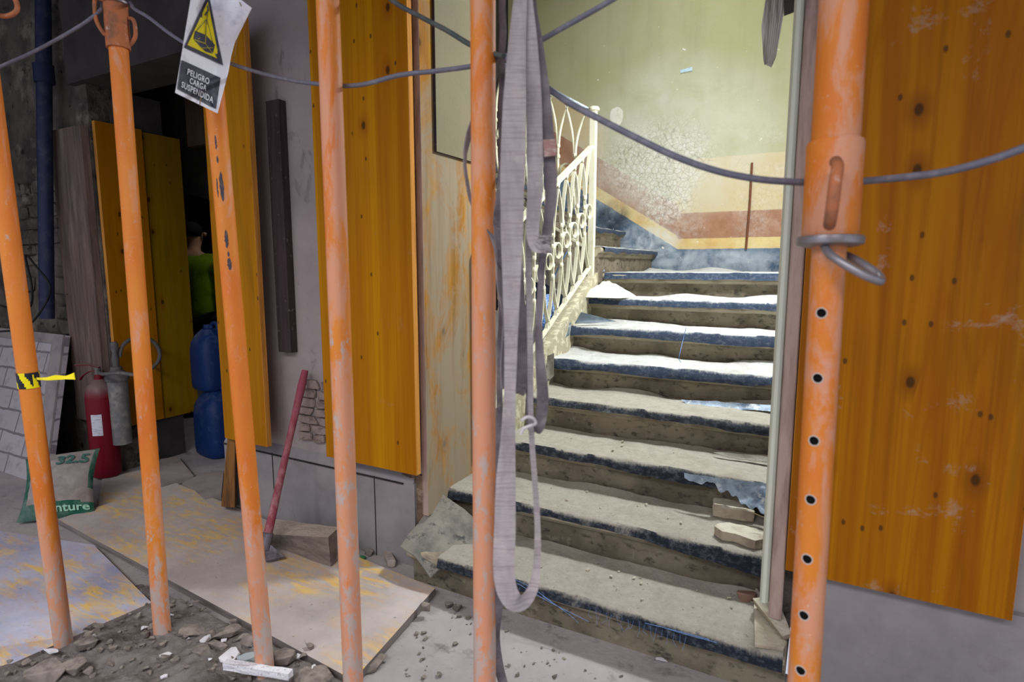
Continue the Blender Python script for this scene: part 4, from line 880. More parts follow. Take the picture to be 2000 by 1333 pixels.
def poly(bm, pts, e, sub=8):
    """filled outline on the sign, subdivided along the edges so that it follows the curl"""
    ctr = V((sum(p[0] for p in pts)/len(pts), sum(p[1] for p in pts)/len(pts))); ring_ = []
    for i, p in enumerate(pts):
        q = pts[(i+1) % len(pts)]
        for k in range(sub): ring_.append(V(p).lerp(V(q), k/sub))
    c_ = bm.verts.new(SP(ctr.x, ctr.y, e)); mids = [bm.verts.new(SP(*(ctr.lerp(p, .5)), e)) for p in ring_]; outs = [bm.verts.new(SP(p.x, p.y, e)) for p in ring_]; n = len(ring_)
    for i in range(n):
        bm.faces.new((c_, mids[i], mids[(i+1) % n])); bm.faces.new((mids[i], outs[i], outs[(i+1) % n], mids[(i+1) % n]))
bm = B(); poly(bm, [(360, 93), (436, 128), (407, -14)], .0030); tb_ = obj('triangle_border', bm, SBLK, sg)
bm = B(); poly(bm, [(366, 88), (428, 116), (406, 3)], .0040); obj('triangle_field', bm, SYEL, tb_)
bm = B()
poly(bm, [(381, 60), (402, 68), (401, 84), (378, 76)], .0050, 3); poly(bm, [(403, 69), (420, 88), (416, 104), (401, 86)], .0050, 3); poly(bm, [(379, 78), (401, 86), (415, 105), (402, 101), (394, 94)], .0050, 3)
for a, b in (((403, 38), (384, 61)), ((403, 38), (402, 70)), ((404, 38), (416, 85)), ((406, 10), (404, 38))):
    tube(bm, [SP(*a, .0052), SP(*b, .0052)], .0007, 6)
tube(bm, [SP(400, 30, .0055), SP(403, 25, .0055), SP(407, 20, .0055), SP(405, 12, .0055)], .0016, 6)
obj('load_pictogram', bm, SBLK, sg)
bm = B()
for a, b in (((379, 77), (401, 85)), ((401, 85), (402, 69)), ((401, 85), (415, 104)), ((394, 94), (416, 93))): tube(bm, [SP(*a, .0058), SP(*b, .0058)], .0005, 5)
obj('load_lines', bm, SYEL, sg)
TQ = [(355, 117), (431, 152), (422, 213), (347, 174)]
bm = B(); poly(bm, TQ, .0030); tf_ = obj('text_field', bm, SBLK, sg)
def tq(u, v):  # v up
    b_ = V(TQ[3]).lerp(V(TQ[2]), u); t_ = V(TQ[0]).lerp(V(TQ[1]), u); return b_.lerp(t_, v)
bm = B()
for s_, uc, wd, v0, hh in (('PELIGRO', .46, .56, .60, .20), ('CARGA', .48, .43, .36, .19), ('SUSPENDIDA', .49, .82, .10, .20)):
    def fn(a, b, uc=uc, wd=wd, v0=v0, hh=hh):
        p = tq(uc+a*wd, v0+b*hh+.02); return SP(p.x, p.y, .0068)
    add_text(bm, s_, fn, .012, 1.08)
obj('lettering', bm, M('sign white lettering', (232, 234, 244), [], .5), tf_)
bm = B()
for a, b in (((468, 4), (471, 12)), ((392, 190), (390, 206))): tube(bm, [SP(*a, .006), SP((a[0]+b[0])/2, (a[1]+b[1])/2, .009), SP(*b, .006)], .0012, 6)
obj('tie_wire', bm, WIRE, sg)
# wire that holds the sign on the cable
bm = B(); tube(bm, spline([SP(470, 8, .003), pd(466, 60, 1.6), pd(455, 126, 1.67)], 6), .0012, 6); obj('hanger_wire', bm, WIRE, sg)
# ------------------------------------------------------------------ boards on the ground
def board(name, q, th, mat, label, z0=.0, cat='wood panel', seed=0, amp=0.0):
    bm = B(); b_ = [V((p[0], p[1], z0)) for p in q]; vs = hexa(bm, b_+[p+V((0, 0, th)) for p in b_])
    bm.normal_update()
    if amp: roughen(bm, amp, 14, 3)
    bm.normal_update()
    for f in bm.faces: f.material_index = 0 if f.normal.z > .5 else 1
    return tag(obj(name, bm, [mat, PLYE]), label, cat)
def fxy(px, py, z_=0.0): p = at(px, py, 2, z_); return (p.x, p.y)
board('floor_board', [fxy(690, 1330, .03), fxy(850, 1150, .03), (-3.18, 1.86), (-3.22, 1.30)], .027, PLYA, 'long dusty yellow shuttering board on the ground in front of the pillar', .004)
board('floor_board', [fxy(-60, 1335, .02), fxy(296, 1179, .02), fxy(183, 1066, .02), fxy(-60, 1030, .02)], .02, PLY_SKYTINT, 'dusty board with painted-in blue sky tint and yellow scuffs at the lower left, under the taped prop', .003)
board('floor_board', [fxy(190, 1010, 0), fxy(320, 985, 0), fxy(310, 915, 0), fxy(200, 940, 0)], .012, PLYA, 'small dusty board under the fire extinguisher', .002)
for q, lb, sd in (([(313, 947), (378, 930), (347, 892), (312, 898)], 'pale broken slab on the floor in front of the passage side wall', 1), ([(356, 944), (378, 958), (400, 977), (432, 970), (437, 920), (390, 928)], 'flat pale slab lying at the mouth of the dark passage', 2)):
    bm = B(); pts = [V((*fxy(px, py, .03), .004)) for px, py in q]; f_ = bm.faces.new([bm.verts.new(p) for p in pts]); g_ = bmesh.ops.extrude_face_region(bm, geom=[f_]); bmesh.ops.translate(bm, verts=[v for v in g_['geom'] if isinstance(v, bmesh.types.BMVert)], vec=(0, 0, .028))
    tag(obj('floor_slab', bm, M('pale slab %d' % sd, (164, 152, 146), [((136, 126, 122), 7, .45, .65, .8)], .9, 0, 50, .3)), lb, 'slab')
# timber prop below the hung panel
bm = B(); hexa(bm, [at(432, 990, 1, 1.73), at(458, 992, 1, 1.73), at(462, 990, 1, 1.80), at(436, 985, 1, 1.80), at(445, 850, 1, 1.745), at(459, 852, 1, 1.745), at(462, 850, 1, 1.79), at(448, 846, 1, 1.79)])
for v in bm.verts: v.co.z = max(v.co.z, .008)
tag(obj('timber_stub', bm, M('orange brown stub', (140, 96, 48), [((84, 58, 36), (30, 30, 4), .4, .6, .9)], .85)), 'rough brown timber stub standing under the passage panel edge', 'timber')
# ------------------------------------------------------------------ stone block and pick
zb = .034
bm = B(); hexa(bm, [at(524, 1064, 2, zb), at(646, 1107, 2, zb), at(664, 1092, 2, zb), at(566, 1046, 2, zb), at(522, 1044, 2, zb+.045), at(641, 1050, 2, zb+.125), at(662, 1030, 2, zb+.125), at(532, 1014, 2, zb+.07)])
roughen(bm, .006, 16, 6); tag(obj('stone_block', bm, BLOCKM), 'dusty wedge shaped stone block on the floor board, beside the pick head', 'stone')
pk = empty('pickaxe', at(520, 1090, 2, .034), 'maroon handled pick leaning on the pillar, its blade on the board', 'pick')
pt0 = at(596, 724, 1, 1.80); pb0 = at(519, 1062, 2, .10)
bm = B(); pts = [pt0.lerp(pb0, i/12) for i in range(13)]; tube(bm, pts, [.014, .0175, .0165, .0155, .015, .0145, .0145, .015, .0155, .016, .017, .018, .018], 16); obj('handle', bm, HANDLEM, pk, True)
bm = B(); tube(bm, [pb0+(pt0-pb0).normalized()*.045, pb0+(pt0-pb0).normalized()*.04, pb0-(pt0-pb0).normalized()*.025], [.018, .023, .024], 16)
b0 = pb0-(pt0-pb0).normalized()*.02
b1 = at(553, 1096, 2, .05); b2 = at(520, 1100, 2, .045); b3 = at(556, 1088, 2, .052)
hexa(bm, [b0+V((-.012, -.01, -.016)), at(520, 1099, 2, .040), at(557, 1091, 2, .040), b0+V((.02, .012, -.012)), b0+V((-.012, -.01, .016)), at(520, 1096, 2, .050), at(556, 1088, 2, .050), b0+V((.02, .012, .018))])
tube(bm, spline([b0, b0+V((-.05, .05, -.004)), b0+V((-.10, .09, -.022)), b0+V((-.14, .12, -.05))], 4), [.016]*5+[.012]*4+[.008]*3+[.003], 8); obj('pick_head', bm, IRONT, pk)
# ------------------------------------------------------------------ stones and debris
bm = B()
def ground(x, y):
    return .012+.022*fbm((x, y, 0), 3.5, 3)+.012*fbm((x, y, 4), 14, 4)+.006*nz((x*60, y*60, 1))
dq = [V((-2.35, .30, 0)), V((-1.02, .30, 0)), V((-1.02, 1.165, 0)), V((-2.35, 1.165, 0))]
def dmask(x, y):
    e = [(x+2.35)/.12, (-1.02-x)/.12, (y-.3)/.1, ((1.19+(x+1.2)*-.047)-y)/.06]
    lx = fxy(296, 1179)
    # keep clear of the left board
    t_ = (y-.66)/(1.14-.66); e.append(((x-(-2.22+.07*t_))/.08+.35) if y < 1.14 else 1)
    return max(0, min(1, min(e)))
def fn(u, v):
    x = -2.35+1.33*u; y = .30+.88*v; m = dmask(x, y); return V((x, y, ground(x, y)*m+.012*m-.004*(1-m))), V((0, 0, 1))
grid(bm, fn, 170, 110, 0)
tag(obj('dirt_pile', bm, DIRT, None, True), 'dark crumbly dirt and dust spread in the foreground around the prop feet', 'dirt', None, 'stuff')
def rubble(px, py, sx, sy, sz, rot, seed, mat, label, group=None, z_=.03, tilt=0.0, name='stone_fragment', cat='rubble', n=14):
    p = at(px, py, 2, z_); bm = B(); rock(bm, (p.x, p.y, z_+sz*.42), (sx, sy, sz), rot, seed, n, tilt); o = obj(name, bm, mat); tag(o, label, cat, group); return o
SPEC = [
 (375, 1238, .10, .075, .016, .4, 1, RUBM, 'flat grey shard beside the foot of the looped collar prop'),
 (455, 1217, .03, .022, .012, .8, 2, RUBM, 'small pale chip standing right of the looped collar prop in the dirt'),
 (448, 1283, .070, .065, .012, 2.0, 3, RUBW, 'white plaster shard at the foot of the scraped prop'),
 (485, 1292, .075, .04, .022, .9, 4, M('grey green glazed shard', (160, 168, 170), [], .5), 'grey green glazed shard beside the white foam strip'),
 (480, 1255, .09, .05, .02, .2, 5, RUBM, 'pale sloping shard against the floor board edge, left of the scraped prop'),
 (552, 1292, .09, .07, .030, .7, 6, RUBM, 'dark lumpy chunk right of the scraped prop foot'),
 (425, 1265, .09, .03, .016, .1, 7, RUBM, 'thin grey sliver of stone in the dirt left of the white shard'),
 (440, 1240, .12, .06, .018, 1.0, 8, RUBM, 'long slanted grey fragment next to the floor board edge'),
 (395, 1280, .07, .06, .022, .5, 9, RUBM, 'brown lump in the dirt left of the white foam strip'),
 (90, 1320, .15, .10, .03, .3, 10, RUBM, 'big dark slab piece at the lower left corner of the dirt'),
 (145, 1312, .09, .07, .03, .8, 11, RUBM, 'dark broken chunk in front of the taped prop foot'),
 (178, 1260, .10, .06, .025, 1.2, 12, RUBM, 'grey brown chunk right of the taped prop foot'),
 (178, 1250, .05, .02, .01, 2.0, 13, RUBW, 'thin white chip right of the taped prop foot'),
 (192, 1226, .045, .025, .012, .4, 14, RUBM, 'small pale chip behind the taped prop foot on the board edge'),
 (100, 1275, .07, .02, .01, .2, 15, RUBW, 'narrow white splinter left of the taped prop foot'),
 (325, 1284, .04, .025, .012, .9, 16, RUBW, 'pale bluish chip in the middle of the dirt'),
 (212, 1262, .04, .03, .02, .3, 17, RUBM, 'small round grey stone in the dirt between the two left props'),
 (612, 1330, .13, .12, .02, .6, 18, RUBM, 'pale dusty slab fragment right of the white foam strip'),
 (730, 1300, .10, .08, .02, 1.3, 19, RUBM, 'translucent looking dusty fragment at the board corner'),
 (605, 1268, .03, .025, .016, .2, 20, RUBM, 'lone pebble on the yellow scuffed floor board'),
 (828, 1118, .14, .05, .045, -.45, 21, BRKM, 'pinkish brick fragment at the pillar corner by the lowest step'),
 (865, 1118, .055, .05, .04, .3, 22, M('grey crumpled foil', (150, 148, 144), [((100, 98, 96), 50, .5, .6, .7)], .4), 'crumpled grey foil ball left of the lowest step'),
 (760, 1098, .12, .06, .035, -.5, 23, M('crumpled pale paper', (176, 164, 152), [((136, 124, 114), 20, .5, .65, .7)], .9, 0, 30, .8), 'crumpled pale paper wad against the pillar plinth'),
 (722, 1084, .05, .035, .025, .5, 24, RUBM, 'small rubble lump beside the crumpled paper'),
 (708, 1092, .035, .025, .012, .2, 25, M('green fragment', (60, 130, 84), [], .7), 'small green fragment next to the stone block'),
 (1243, 1240, .028, .026, .02, .4, 26, BRKM, 'round pebble just under the lowest step nosing'),
 (1290, 1272, .035, .03, .02, 1.4, 27, BRKM, 'pale pebble on the concrete in front of the lowest step'),
 (1292, 1292, .04, .018, .008, .1, 28, RUBW, 'bright white flake on the concrete before the stair'),
 (832, 1192, .04, .04, .028, .4, 29, RUBM, 'grey stone cube on the concrete between board and prop'),
 (895, 1190, .05, .04, .028, .9, 30, RUBM, 'larger pebble of the pair left of the strap prop'),
 (876, 1186, .04, .035, .02, .1, 31, RUBM, 'smaller pebble of the pair left of the strap prop'),
 (818, 1154, .035, .025, .02, .1, 32, RUBM, 'pebble lying near the right corner of the long floor board'),
 (758, 1130, .045, .03, .014, .5, 33, RUBM, 'flat pale pebble on the long floor board near its back edge'),
]
for (px, py, sx, sy, sz, rot, sd, mt, lb) in SPEC: rubble(px, py, sx, sy, sz, rot, sd*13+1, mt, lb, z_=.03 if px < 700 or sd in (29,) else .004)
rnd = random.Random(77); n_ = 0
while n_ < 110:
    px = rnd.uniform(0, 620); py = rnd.uniform(1170, 1332); p = at(px, py, 2, .02)
    if dmask(p.x, p.y) < .55: continue
    s_ = rnd.choice((.012, .016, .022, .034)); bm = B(); rock(bm, (p.x, p.y, .022+ground(p.x, p.y)*.8), (s_*rnd.uniform(.8, 1.5), s_, s_*rnd.uniform(.3, .6)), rnd.uniform(0, 6), rnd.randint(0, 9999), 10, rnd.uniform(-.3, .3))
    tag(obj('stone_chip', bm, RUBW if rnd.random() < .1 else RUBM), 'small rubble chip among many in the dark dirt', 'rubble', 'small chips scattered over the dirt'); n_ += 1
n_ = 0
while n_ < 60:
    px = rnd.uniform(700, 1480); py = rnd.uniform(1120, 1332); p = at(px, py, 2, 0)
    if p.y > 1.62-.0 or (p.x < -1.2 and p.y > 1.15): continue
    s_ = rnd.choice((.006, .009, .012, .018)); bm = B(); rock(bm, (p.x, p.y, s_*.25), (s_*1.3, s_, s_*.6), rnd.uniform(0, 6), rnd.randint(0, 9999), 9, 0, False)
    tag(obj('grit_pebble', bm, RUBM), 'tiny grit pebble on the dusty concrete before the stair', 'pebble', 'grit on the concrete'); n_ += 1
n_ = 0
while n_ < 40:
    x = rnd.uniform(-1.2, -.1); k = rnd.choice((1, 1, 1, 2, 2, 3)); y = Y1+TR_*(k-1)+rnd.uniform(.05, .24); s_ = rnd.choice((.006, .008, .012)); bm = B(); rock(bm, (x, y, RZ*k+.008+s_*.2), (s_*1.5, s_, s_*.6), rnd.uniform(0, 6), rnd.randint(0, 9999), 9, 0, False)
    tag(obj('grit_pebble', bm, BRKM), 'tiny pale crumb on the dusty lower stair sheets', 'pebble', 'crumbs on the lower treads'); n_ += 1
# foam strip
bm = B(); a = at(440, 1305, 2, .05); b = at(568, 1325, 2, .05); dd = (b-a).normalized(); sd_ = V((-dd.y, dd.x, 0)); hexa(bm, [a-sd_*.012, b-sd_*.012, b+sd_*.012, a+sd_*.012, a-sd_*.012+V((0, 0, .022)), b-sd_*.012+V((0, 0, .02)), b+sd_*.012+V((0, 0, .02)), a+sd_*.012+V((0, 0, .022))])
roughen(bm, .003, 60, 5); tag(obj('foam_strip', bm, M('white foam', (232, 232, 236), [((150, 146, 146), 120, .56, .62, .6)], .9, 0, 150, .8)), 'white rough foam strip lying behind the foot of the scraped prop', 'strip')
# bricks on the stair
z2 = 2*RZ+.009
bm = B(); p = at(1430, 1012, 2, z2); R_ = Matrix.Rotation(.12, 3, 'Z'); box(bm, -.073, .073, -.045, .045, 0, .046); bevel(bm, .004, 1); roughen(bm, .004, 30, 3)
for v in bm.verts: v.co = R_ @ v.co + V((p.x, p.y+.025, z2))
tag(obj('brick_piece', bm, BRKM), 'pale rectangular brick piece on the second tread against the riser', 'brick')
bm = B(); p = at(1448, 1062, 2, z2); pts = [(-.095, .0), (-.062, -.034), (-.02, -.030), (.045, -.052), (.085, -.005), (.098, .036), (.05, .028), (.04, .048), (-.05, .052), (-.085, .03)]
f_ = bm.faces.new([bm.verts.new((p.x+a, p.y+b+.025, z2)) for a, b in pts]); g_ = bmesh.ops.extrude_face_region(bm, geom=[f_]); bmesh.ops.translate(bm, verts=[v for v in g_['geom'] if isinstance(v, bmesh.types.BMVert)], vec=(0, 0, .032))
bmesh.ops.triangulate(bm, faces=bm.faces); roughen(bm, .004, 30, 3); tag(obj('brick_piece', bm, BRKM), 'broken irregular brick slab on the second tread in front of the squared one', 'brick')
# boards lying at the foot of the casing
z1_ = RZ+.008
bm = B(); q = [at(1474, 1265, 2, z1_), at(1530, 1272, 2, z1_), at(1536, 1262, 2, z1_), at(1500, 1190, 2, z1_), at(1476, 1150, 2, z1_), at(1472, 1172, 2, z1_)]
f_ = bm.faces.new([bm.verts.new(p) for p in q]); g_ = bmesh.ops.extrude_face_region(bm, geom=[f_]); bmesh.ops.translate(bm, verts=[v for v in g_['geom'] if isinstance(v, bmesh.types.BMVert)], vec=(0, 0, .008)); tag(obj('flat_offcut', bm, BRKM), 'flat pale offcut lying on the lowest tread under the casing foot', 'offcut')
bm = B(); hexa(bm, [at(1470, 1178, 2, .185), at(1530, 1250, 2, .17), at(1545, 1246, 2, .17), at(1515, 1170, 2, .185), at(1471, 1170, 2, .215), at(1528, 1244, 2, .195), at(1545, 1238, 2, .195), at(1515, 1160, 2, .215)]); roughen(bm, .003, 30, 3)
tag(obj('stone_offcut', bm, BRKM), 'thick pale stone offcut leaning across the lowest tread at the casing foot', 'offcut')
bm = B(); rock(bm, at(1458, 1165, 2, z1_+.012), (.075, .04, .03), .3, 88, 14); tag(obj('brick_piece', bm, M('brown pottery', (128, 98, 84), [], .9)), 'small brown pottery shard at the back of the lowest tread', 'brick')
# loose threads and wires
bm = B()
for i, (a, b, c_) in enumerate((((1010, 1140), (1070, 1175), (1150, 1215)), ((1060, 1165), (1110, 1200), (1130, 1218)), ((1280, 1222), (1340, 1240), (1400, 1256)), ((1260, 1218), (1330, 1235), (1385, 1250)), ((1000, 1130), (1040, 1150), (1080, 1178)))):
    tube(bm, spline([at(*a, 1, 1.675), at(*b, 1, 1.66), at(*c_, 1, 1.668)], 8), .0008, 5)
for i in range(26):
    x = -1.0+.03*i if i < 8 else -.62+.018*(i-8); zz = RZ-.01; tube(bm, [V((x, 1.676, zz)), V((x+.006*sin(i*3), 1.668, zz-.02)), V((x+.012*sin(i*5), 1.664, zz-.032-.012*sin(i*2.3)))], .0004, 4)
tag(obj('frayed_threads', bm, THREAD), 'blue frayed threads hanging along the lowest nosing', 'thread')
cable([(1527, 660, 2.05), (1524, 760, 2.05), (1520, 850, 2.0), (1512, 930, 2.0), (1512, 980, 1.98), (1498, 1010, 1.98), (1470, 1002, 2.0)], .0016, 'thin brown wire dangling along the doorway casing to the brick', WIRE, 'thin_wire', 8, 'wire')
cable([(1340, 640, 2.8), (1334, 665, 2.8), (1328, 690, 2.76), (1326, 702, 2.76), (1330, 708, 2.76)], .0014, 'pale blue thread hanging over the fifth tread', THREAD, 'loose_thread', 8, 'thread')
# ------------------------------------------------------------------ torn lath sheet hanging at the top right of the doorway
ro = empty('torn_lath_sheet', at(1505, -40, 1, 2.0), 'torn layered grey sheet hanging from above at the doorway top', 'torn sheet')
for i in range(6):
    bm = B(); o_ = i*.0055; y_ = 2.0+o_*.6
    q = [(1524-i*6, -110), (1492-i*1.2, 0), (1486+i*1.5, 48), (1491+i*1.6, 122+i*2), (1500+i*2, 134-i*1), (1524-i*2, 40), (1546-i*4, -110)]
    q = [(1486+i*3+24, -110), (1495+i*4, 0), (1487+i*3.2, 52), (1491+i*2.5, 118+i*2), (1493+i*2.6, 127+i), (1499+i*3.4, 120-i*2), (1510+i*5, 0), (1530+i*5, -110)]
    f_ = bm.faces.new([bm.verts.new(at(a, b, 1, y_)) for a, b in q]); g_ = bmesh.ops.extrude_face_region(bm, geom=[f_]); bmesh.ops.translate(bm, verts=[v for v in g_['geom'] if isinstance(v, bmesh.types.BMVert)], vec=(0, .003, 0)); obj('sheet_layer', bm, LATH, ro)
bm = B(); q = [(1530, -110), (1531, 30), (1552, 22), (1568, 18), (1572, 30), (1568, 95), (1566, 160), (1574, 110), (1590, -5), (1600, -110)]
f_ = bm.faces.new([bm.verts.new(at(a, b, 1, 1.93)) for a, b in q]); g_ = bmesh.ops.extrude_face_region(bm, geom=[f_]); bmesh.ops.translate(bm, verts=[v for v in g_['geom'] if isinstance(v, bmesh.types.BMVert)], vec=(0, .006, 0))
tag(obj('hanging_cloth', bm, TARP), 'dark ragged cloth strip hanging beside the pale door casing at the top', 'cloth')
# ------------------------------------------------------------------ left side: pipe, slab, sack, extinguisher, lantern
bm = B(); a = at(84, 0, 1, 1.79); b = at(92, 622, 1, 1.72); tube(bm, [a+(a-b)*.25, a, b], .038, 20); pp = obj('drain_pipe', bm, PIPEB, None, True); tag(pp, 'dark blue vertical pipe on the shadowed wall at the far left', 'pipe')
bm = B(); c_ = a.lerp(b, .22); tube(bm, [c_+V((0, 0, .05)), c_-V((0, 0, .05))], .05, 20); obj('pipe_collar', bm, PIPEB, pp, True)
# leaning slab
sr = empty('brick_pattern_slab', (-4.4, 1.6, 0), 'pale slab with embossed brick pattern leaning on the left wall behind the sack', 'slab')
Lb, Rb = V((-5.4, 1.50, .0)), V((-3.86, 1.52, .0)); Rt_ = at(127, 655, 1, 1.78); Lt_ = Rt_+V((-1.5, 0, .0))
nn = (Rb-Lb).cross(Rt_-Rb).normalized(); nn = nn if nn.y < 0 else -nn
def SL(u, v): return (Lb.lerp(Rb, u)).lerp(Lt_.lerp(Rt_, u), v)
bm = B(); b4 = [SL(0, 0), SL(1, 0), SL(1, 1), SL(0, 1)]; hexa(bm, [p-nn*.03 for p in b4]+b4); obj('slab_body', bm, SLABM, sr)
bm = B()
for (u0, u1, v0, v1) in ((.915, 1, 0, 1), (0, .915, .93, 1)):
    b4 = [SL(u0, v0), SL(u1, v0), SL(u1, v1), SL(u0, v1)]; hexa(bm, [p-nn*.002 for p in b4]+[p+nn*.010 for p in b4])
obj('slab_border', bm, SLABE, sr)
# extinguisher
ec = at(210, 928, 2, .016); ex = empty('fire_extinguisher', ec, 'dusty red fire extinguisher standing behind the cement sack', 'fire extinguisher')
hE = .58
bm = B(); lathe(bm, ec, [(.066, 0), (.074, .008), (.075, .03), (.076, hE*.80), (.074, hE*.86), (.062, hE*.93), (.040, hE*.975), (.022, hE), (.020, hE+.03)], 32); obj('cylinder', bm, RED, ex, True)
bm = B(); lathe(bm, ec+V((0, 0, hE+.02)), [(.018, 0), (.020, .01), (.014, .02), (.016, .045), (.010, .055)], 16); vv_ = obj('valve', bm, RUBR, ex, True)
vt = ec+V((0, 0, hE+.06)); bm = B(); ribbon(bm, [vt+V((.02, 0, .01)), vt+RT*-.03+V((0, 0, .02)), vt+RT*-.09+V((0, 0, .028)), vt+RT*-.13+V((0, 0, .025))], .018, (0, 1, .2), .004); ribbon(bm, [vt+V((.01, 0, -.005)), vt+RT*-.04+V((0, 0, -.012)), vt+RT*-.09+V((0, 0, -.04)), vt+RT*-.11+V((0, 0, -.065))], .016, (0, 1, .2), .004); obj('squeeze_handle', bm, RED, vv_, True)
bm = B(); tube(bm, spline([vt+V((0, 0, -.01)), pd(200, 731, 3.22), pd(230, 729, 3.18), pd(258, 732, 3.17), pd(275, 736, 3.2)], 6), .010, 10); obj('hose', bm, RUBR, ex, True)
bm = B(); q = []
for i in range(7):
    a = -2.25-.1*i
    a = atan2(-ec.y, -ec.x)-.75+.12*i; q.append(a)
rows = [[bm.verts.new(ec+V((cos(a)*.0775, sin(a)*.0775, zz))) for a in q] for zz in (.26, .385)]
for i in range(6): bm.faces.new((rows[0][i], rows[0][i+1], rows[1][i+1], rows[1][i]))
obj('paper_label', bm, LABELW, ex)
# lantern
lc = at(240, 866, 0, -3.62); ln = empty('wall_lantern', lc, 'grey dusty lantern with a looped tube hanging before the yellow passage panel', 'lantern')
ztop = at(240, 724, 0, -3.62).z; hh = ztop-lc.z; s_ = hh/.40
bm = B(); lathe(bm, lc, [(.050, 0), (.050, .01), (.050, .2*s_), (.052, hh*.86), (.050, hh*.9)], 24); obj('glass_body', bm, GLASSD, ln, True)
bm = B(); lathe(bm, lc+V((0, 0, hh*.88)), [(.060, 0), (.062, .02), (.048, .045), (.03, .06), (.03, .08)], 24); obj('lantern_cap', bm, RUBR, ln, True)
bm = B(); cz = at(237, 720, 0, -3.62).z; lathe(bm, V((lc.x, lc.y, cz)), [(.014, 0), (.017, .02), (.020, .06), (.014, .10), (.020, .115), (.020, .15), (.014, .16)], 18); obj('neck', bm, RUBR, ln, True)
bm = B(); tube(bm, spline([at(234, 698, 0, -3.62), at(237, 680, 0, -3.62), at(252, 665, 0, -3.62), at(280, 660, 0, -3.62), at(302, 670, 0, -3.62), at(312, 690, 0, -3.62), at(308, 708, 0, -3.62), at(296, 720, 0, -3.62)], 6), .011, 10); obj('looped_tube', bm, RUBR, ln, True)
bm = B(); tube(bm, [at(300, 716, 0, -3.62), at(300, 716, 0, -3.712)], .008, 8); obj('wall_bracket', bm, RUBR, ln)
# cement sack
sb = empty('cement_sack', (-3.32, 1.38, 0), 'dusty cement sack with green band and 32.5 print at the left', 'sack')
q00 = at(32, 1022, 2, .015); q10 = at(186, 1006, 2, .015); q11 = pd(195, 876, (at(186, 1006, 2, .0)-O).dot(FW)+.13); q01 = pd(50, 898, (at(32, 1022, 2, .0)-O).dot(FW)+.15)
sn = (q10-q00).cross(q01-q00).normalized(); sn = sn if sn.dot(FW) < 0 else -sn
def SK(u, v, side_=1, e=0.0):
    p = q00.lerp(q10, u).lerp(q01.lerp(q11, u), v)
    inf = (max(0, sin(pi*u))**.45)*(max(0, sin(pi*v))**.5)
    pin = .02*sin(pi*v)*(1 if u > .5 else -1)*abs(2*u-1)
    wr = .007*sin(v*38+3*nz((u*3, v*2, 1)))*max(0, nz((u*2.2, v*3, 5))+.2)*2+.006*fbm((u*4, v*5, 2), 1, 3)
    return p-(q10-q00).normalized()*pin+sn*(side_*(.062*inf)+(wr*inf if side_ > 0 else 0)+e)
bm = B(); NU, NV = 40, 40
for side_ in (1, -1):
    vg = [[bm.verts.new(SK(i/NU, j/NV, side_)) for j in range(NV+1)] for i in range(NU+1)]
    for i in range(NU):
        for j in range(NV):
            f_ = bm.faces.new((vg[i][j], vg[i+1][j], vg[i+1][j+1], vg[i][j+1])); v_ = j/NV; u_ = i/NU
            f_.material_index = 1 if (v_ < .2-.03*u_ or u_ < .1 or (u_ > .93 and v_ > .35) or v_ > .95) else 0
bmesh.ops.remove_doubles(bm, verts=bm.verts, dist=.0006)
for v in bm.verts: v.co.z = max(v.co.z, .004)
obj('sack_body', bm, [SACKM, SACKG], sb, True)
bm = B(); add_text(bm, '32.5', lambda a, b: SK(.70+a*.44, .74+b*.16, 1, .009), .03); obj('printed_number', bm, SACKN, sb)
bm = B(); add_text(bm, 'nture', lambda a, b: SK(.74+a*.44, .055+b*.09, 1, .009), .02); obj('printed_lettering', bm, SACKT, sb)
# jerrycans
def jerry(bm, c, wx, wy, h, rot):
    prof = [(0.0, .90), (.03, .98), (.1, 1.0), (.62, 1.0), (.78, .93), (.9, .72), (1.0, .42)]; rows = []; R_ = Matrix.Rotation(rot, 3, 'Z')
    for (t_, s) in prof:
        row = []
        for k in range(24):
            a = 2*pi*k/24; ca, sa = cos(a), sin(a); e = .55; row.append(bm.verts.new(c+R_ @ V((abs(ca)**e*(1 if ca > 0 else -1)*wx/2*s, abs(sa)**e*(1 if sa > 0 else -1)*wy/2*s, h*t_))))
        rows.append(row)
    for a, b in zip(rows, rows[1:]):
        for k in range(24): bm.faces.new((a[k], a[(k+1) % 24], b[(k+1) % 24], b[k]))
    bm.faces.new(rows[0][::-1]); bm.faces.new(rows[-1])
jb = at(410, 888, 2, .004)+V((.02, .06, 0)); hJ = .42
for nme, c_, wx, h_, lb in (('a', jb, .30, .43, 'blue plastic jerrycan on the floor of the dark passage, the lower one'), ('b', jb+V((-.05, .03, .43+.004)), .25, .40, 'upper blue plastic jerrycan standing on the other in the passage')):
    jr = empty('jerrycan', c_, lb, 'jerrycan'); bm = B(); jerry(bm, c_, wx, .24, h_, -.15); obj('can_body', bm, BLUEJ, jr, True)
    bm = B(); lathe(bm, c_+V((-.03, 0, h_-.01)), [(.03, 0), (.032, .02), (.03, .035)], 16); obj('screw_cap', bm, BLUEJ, jr, True)
    bm = B(); tube(bm, spline([c_+V((.0, 0, h_-.03)), c_+V((.01, 0, h_+.03)), c_+V((.06, 0, h_+.03)), c_+V((.09, 0, h_-.06))], 5), .012, 10); obj('carry_handle', bm, BLUEJ, jr, True)
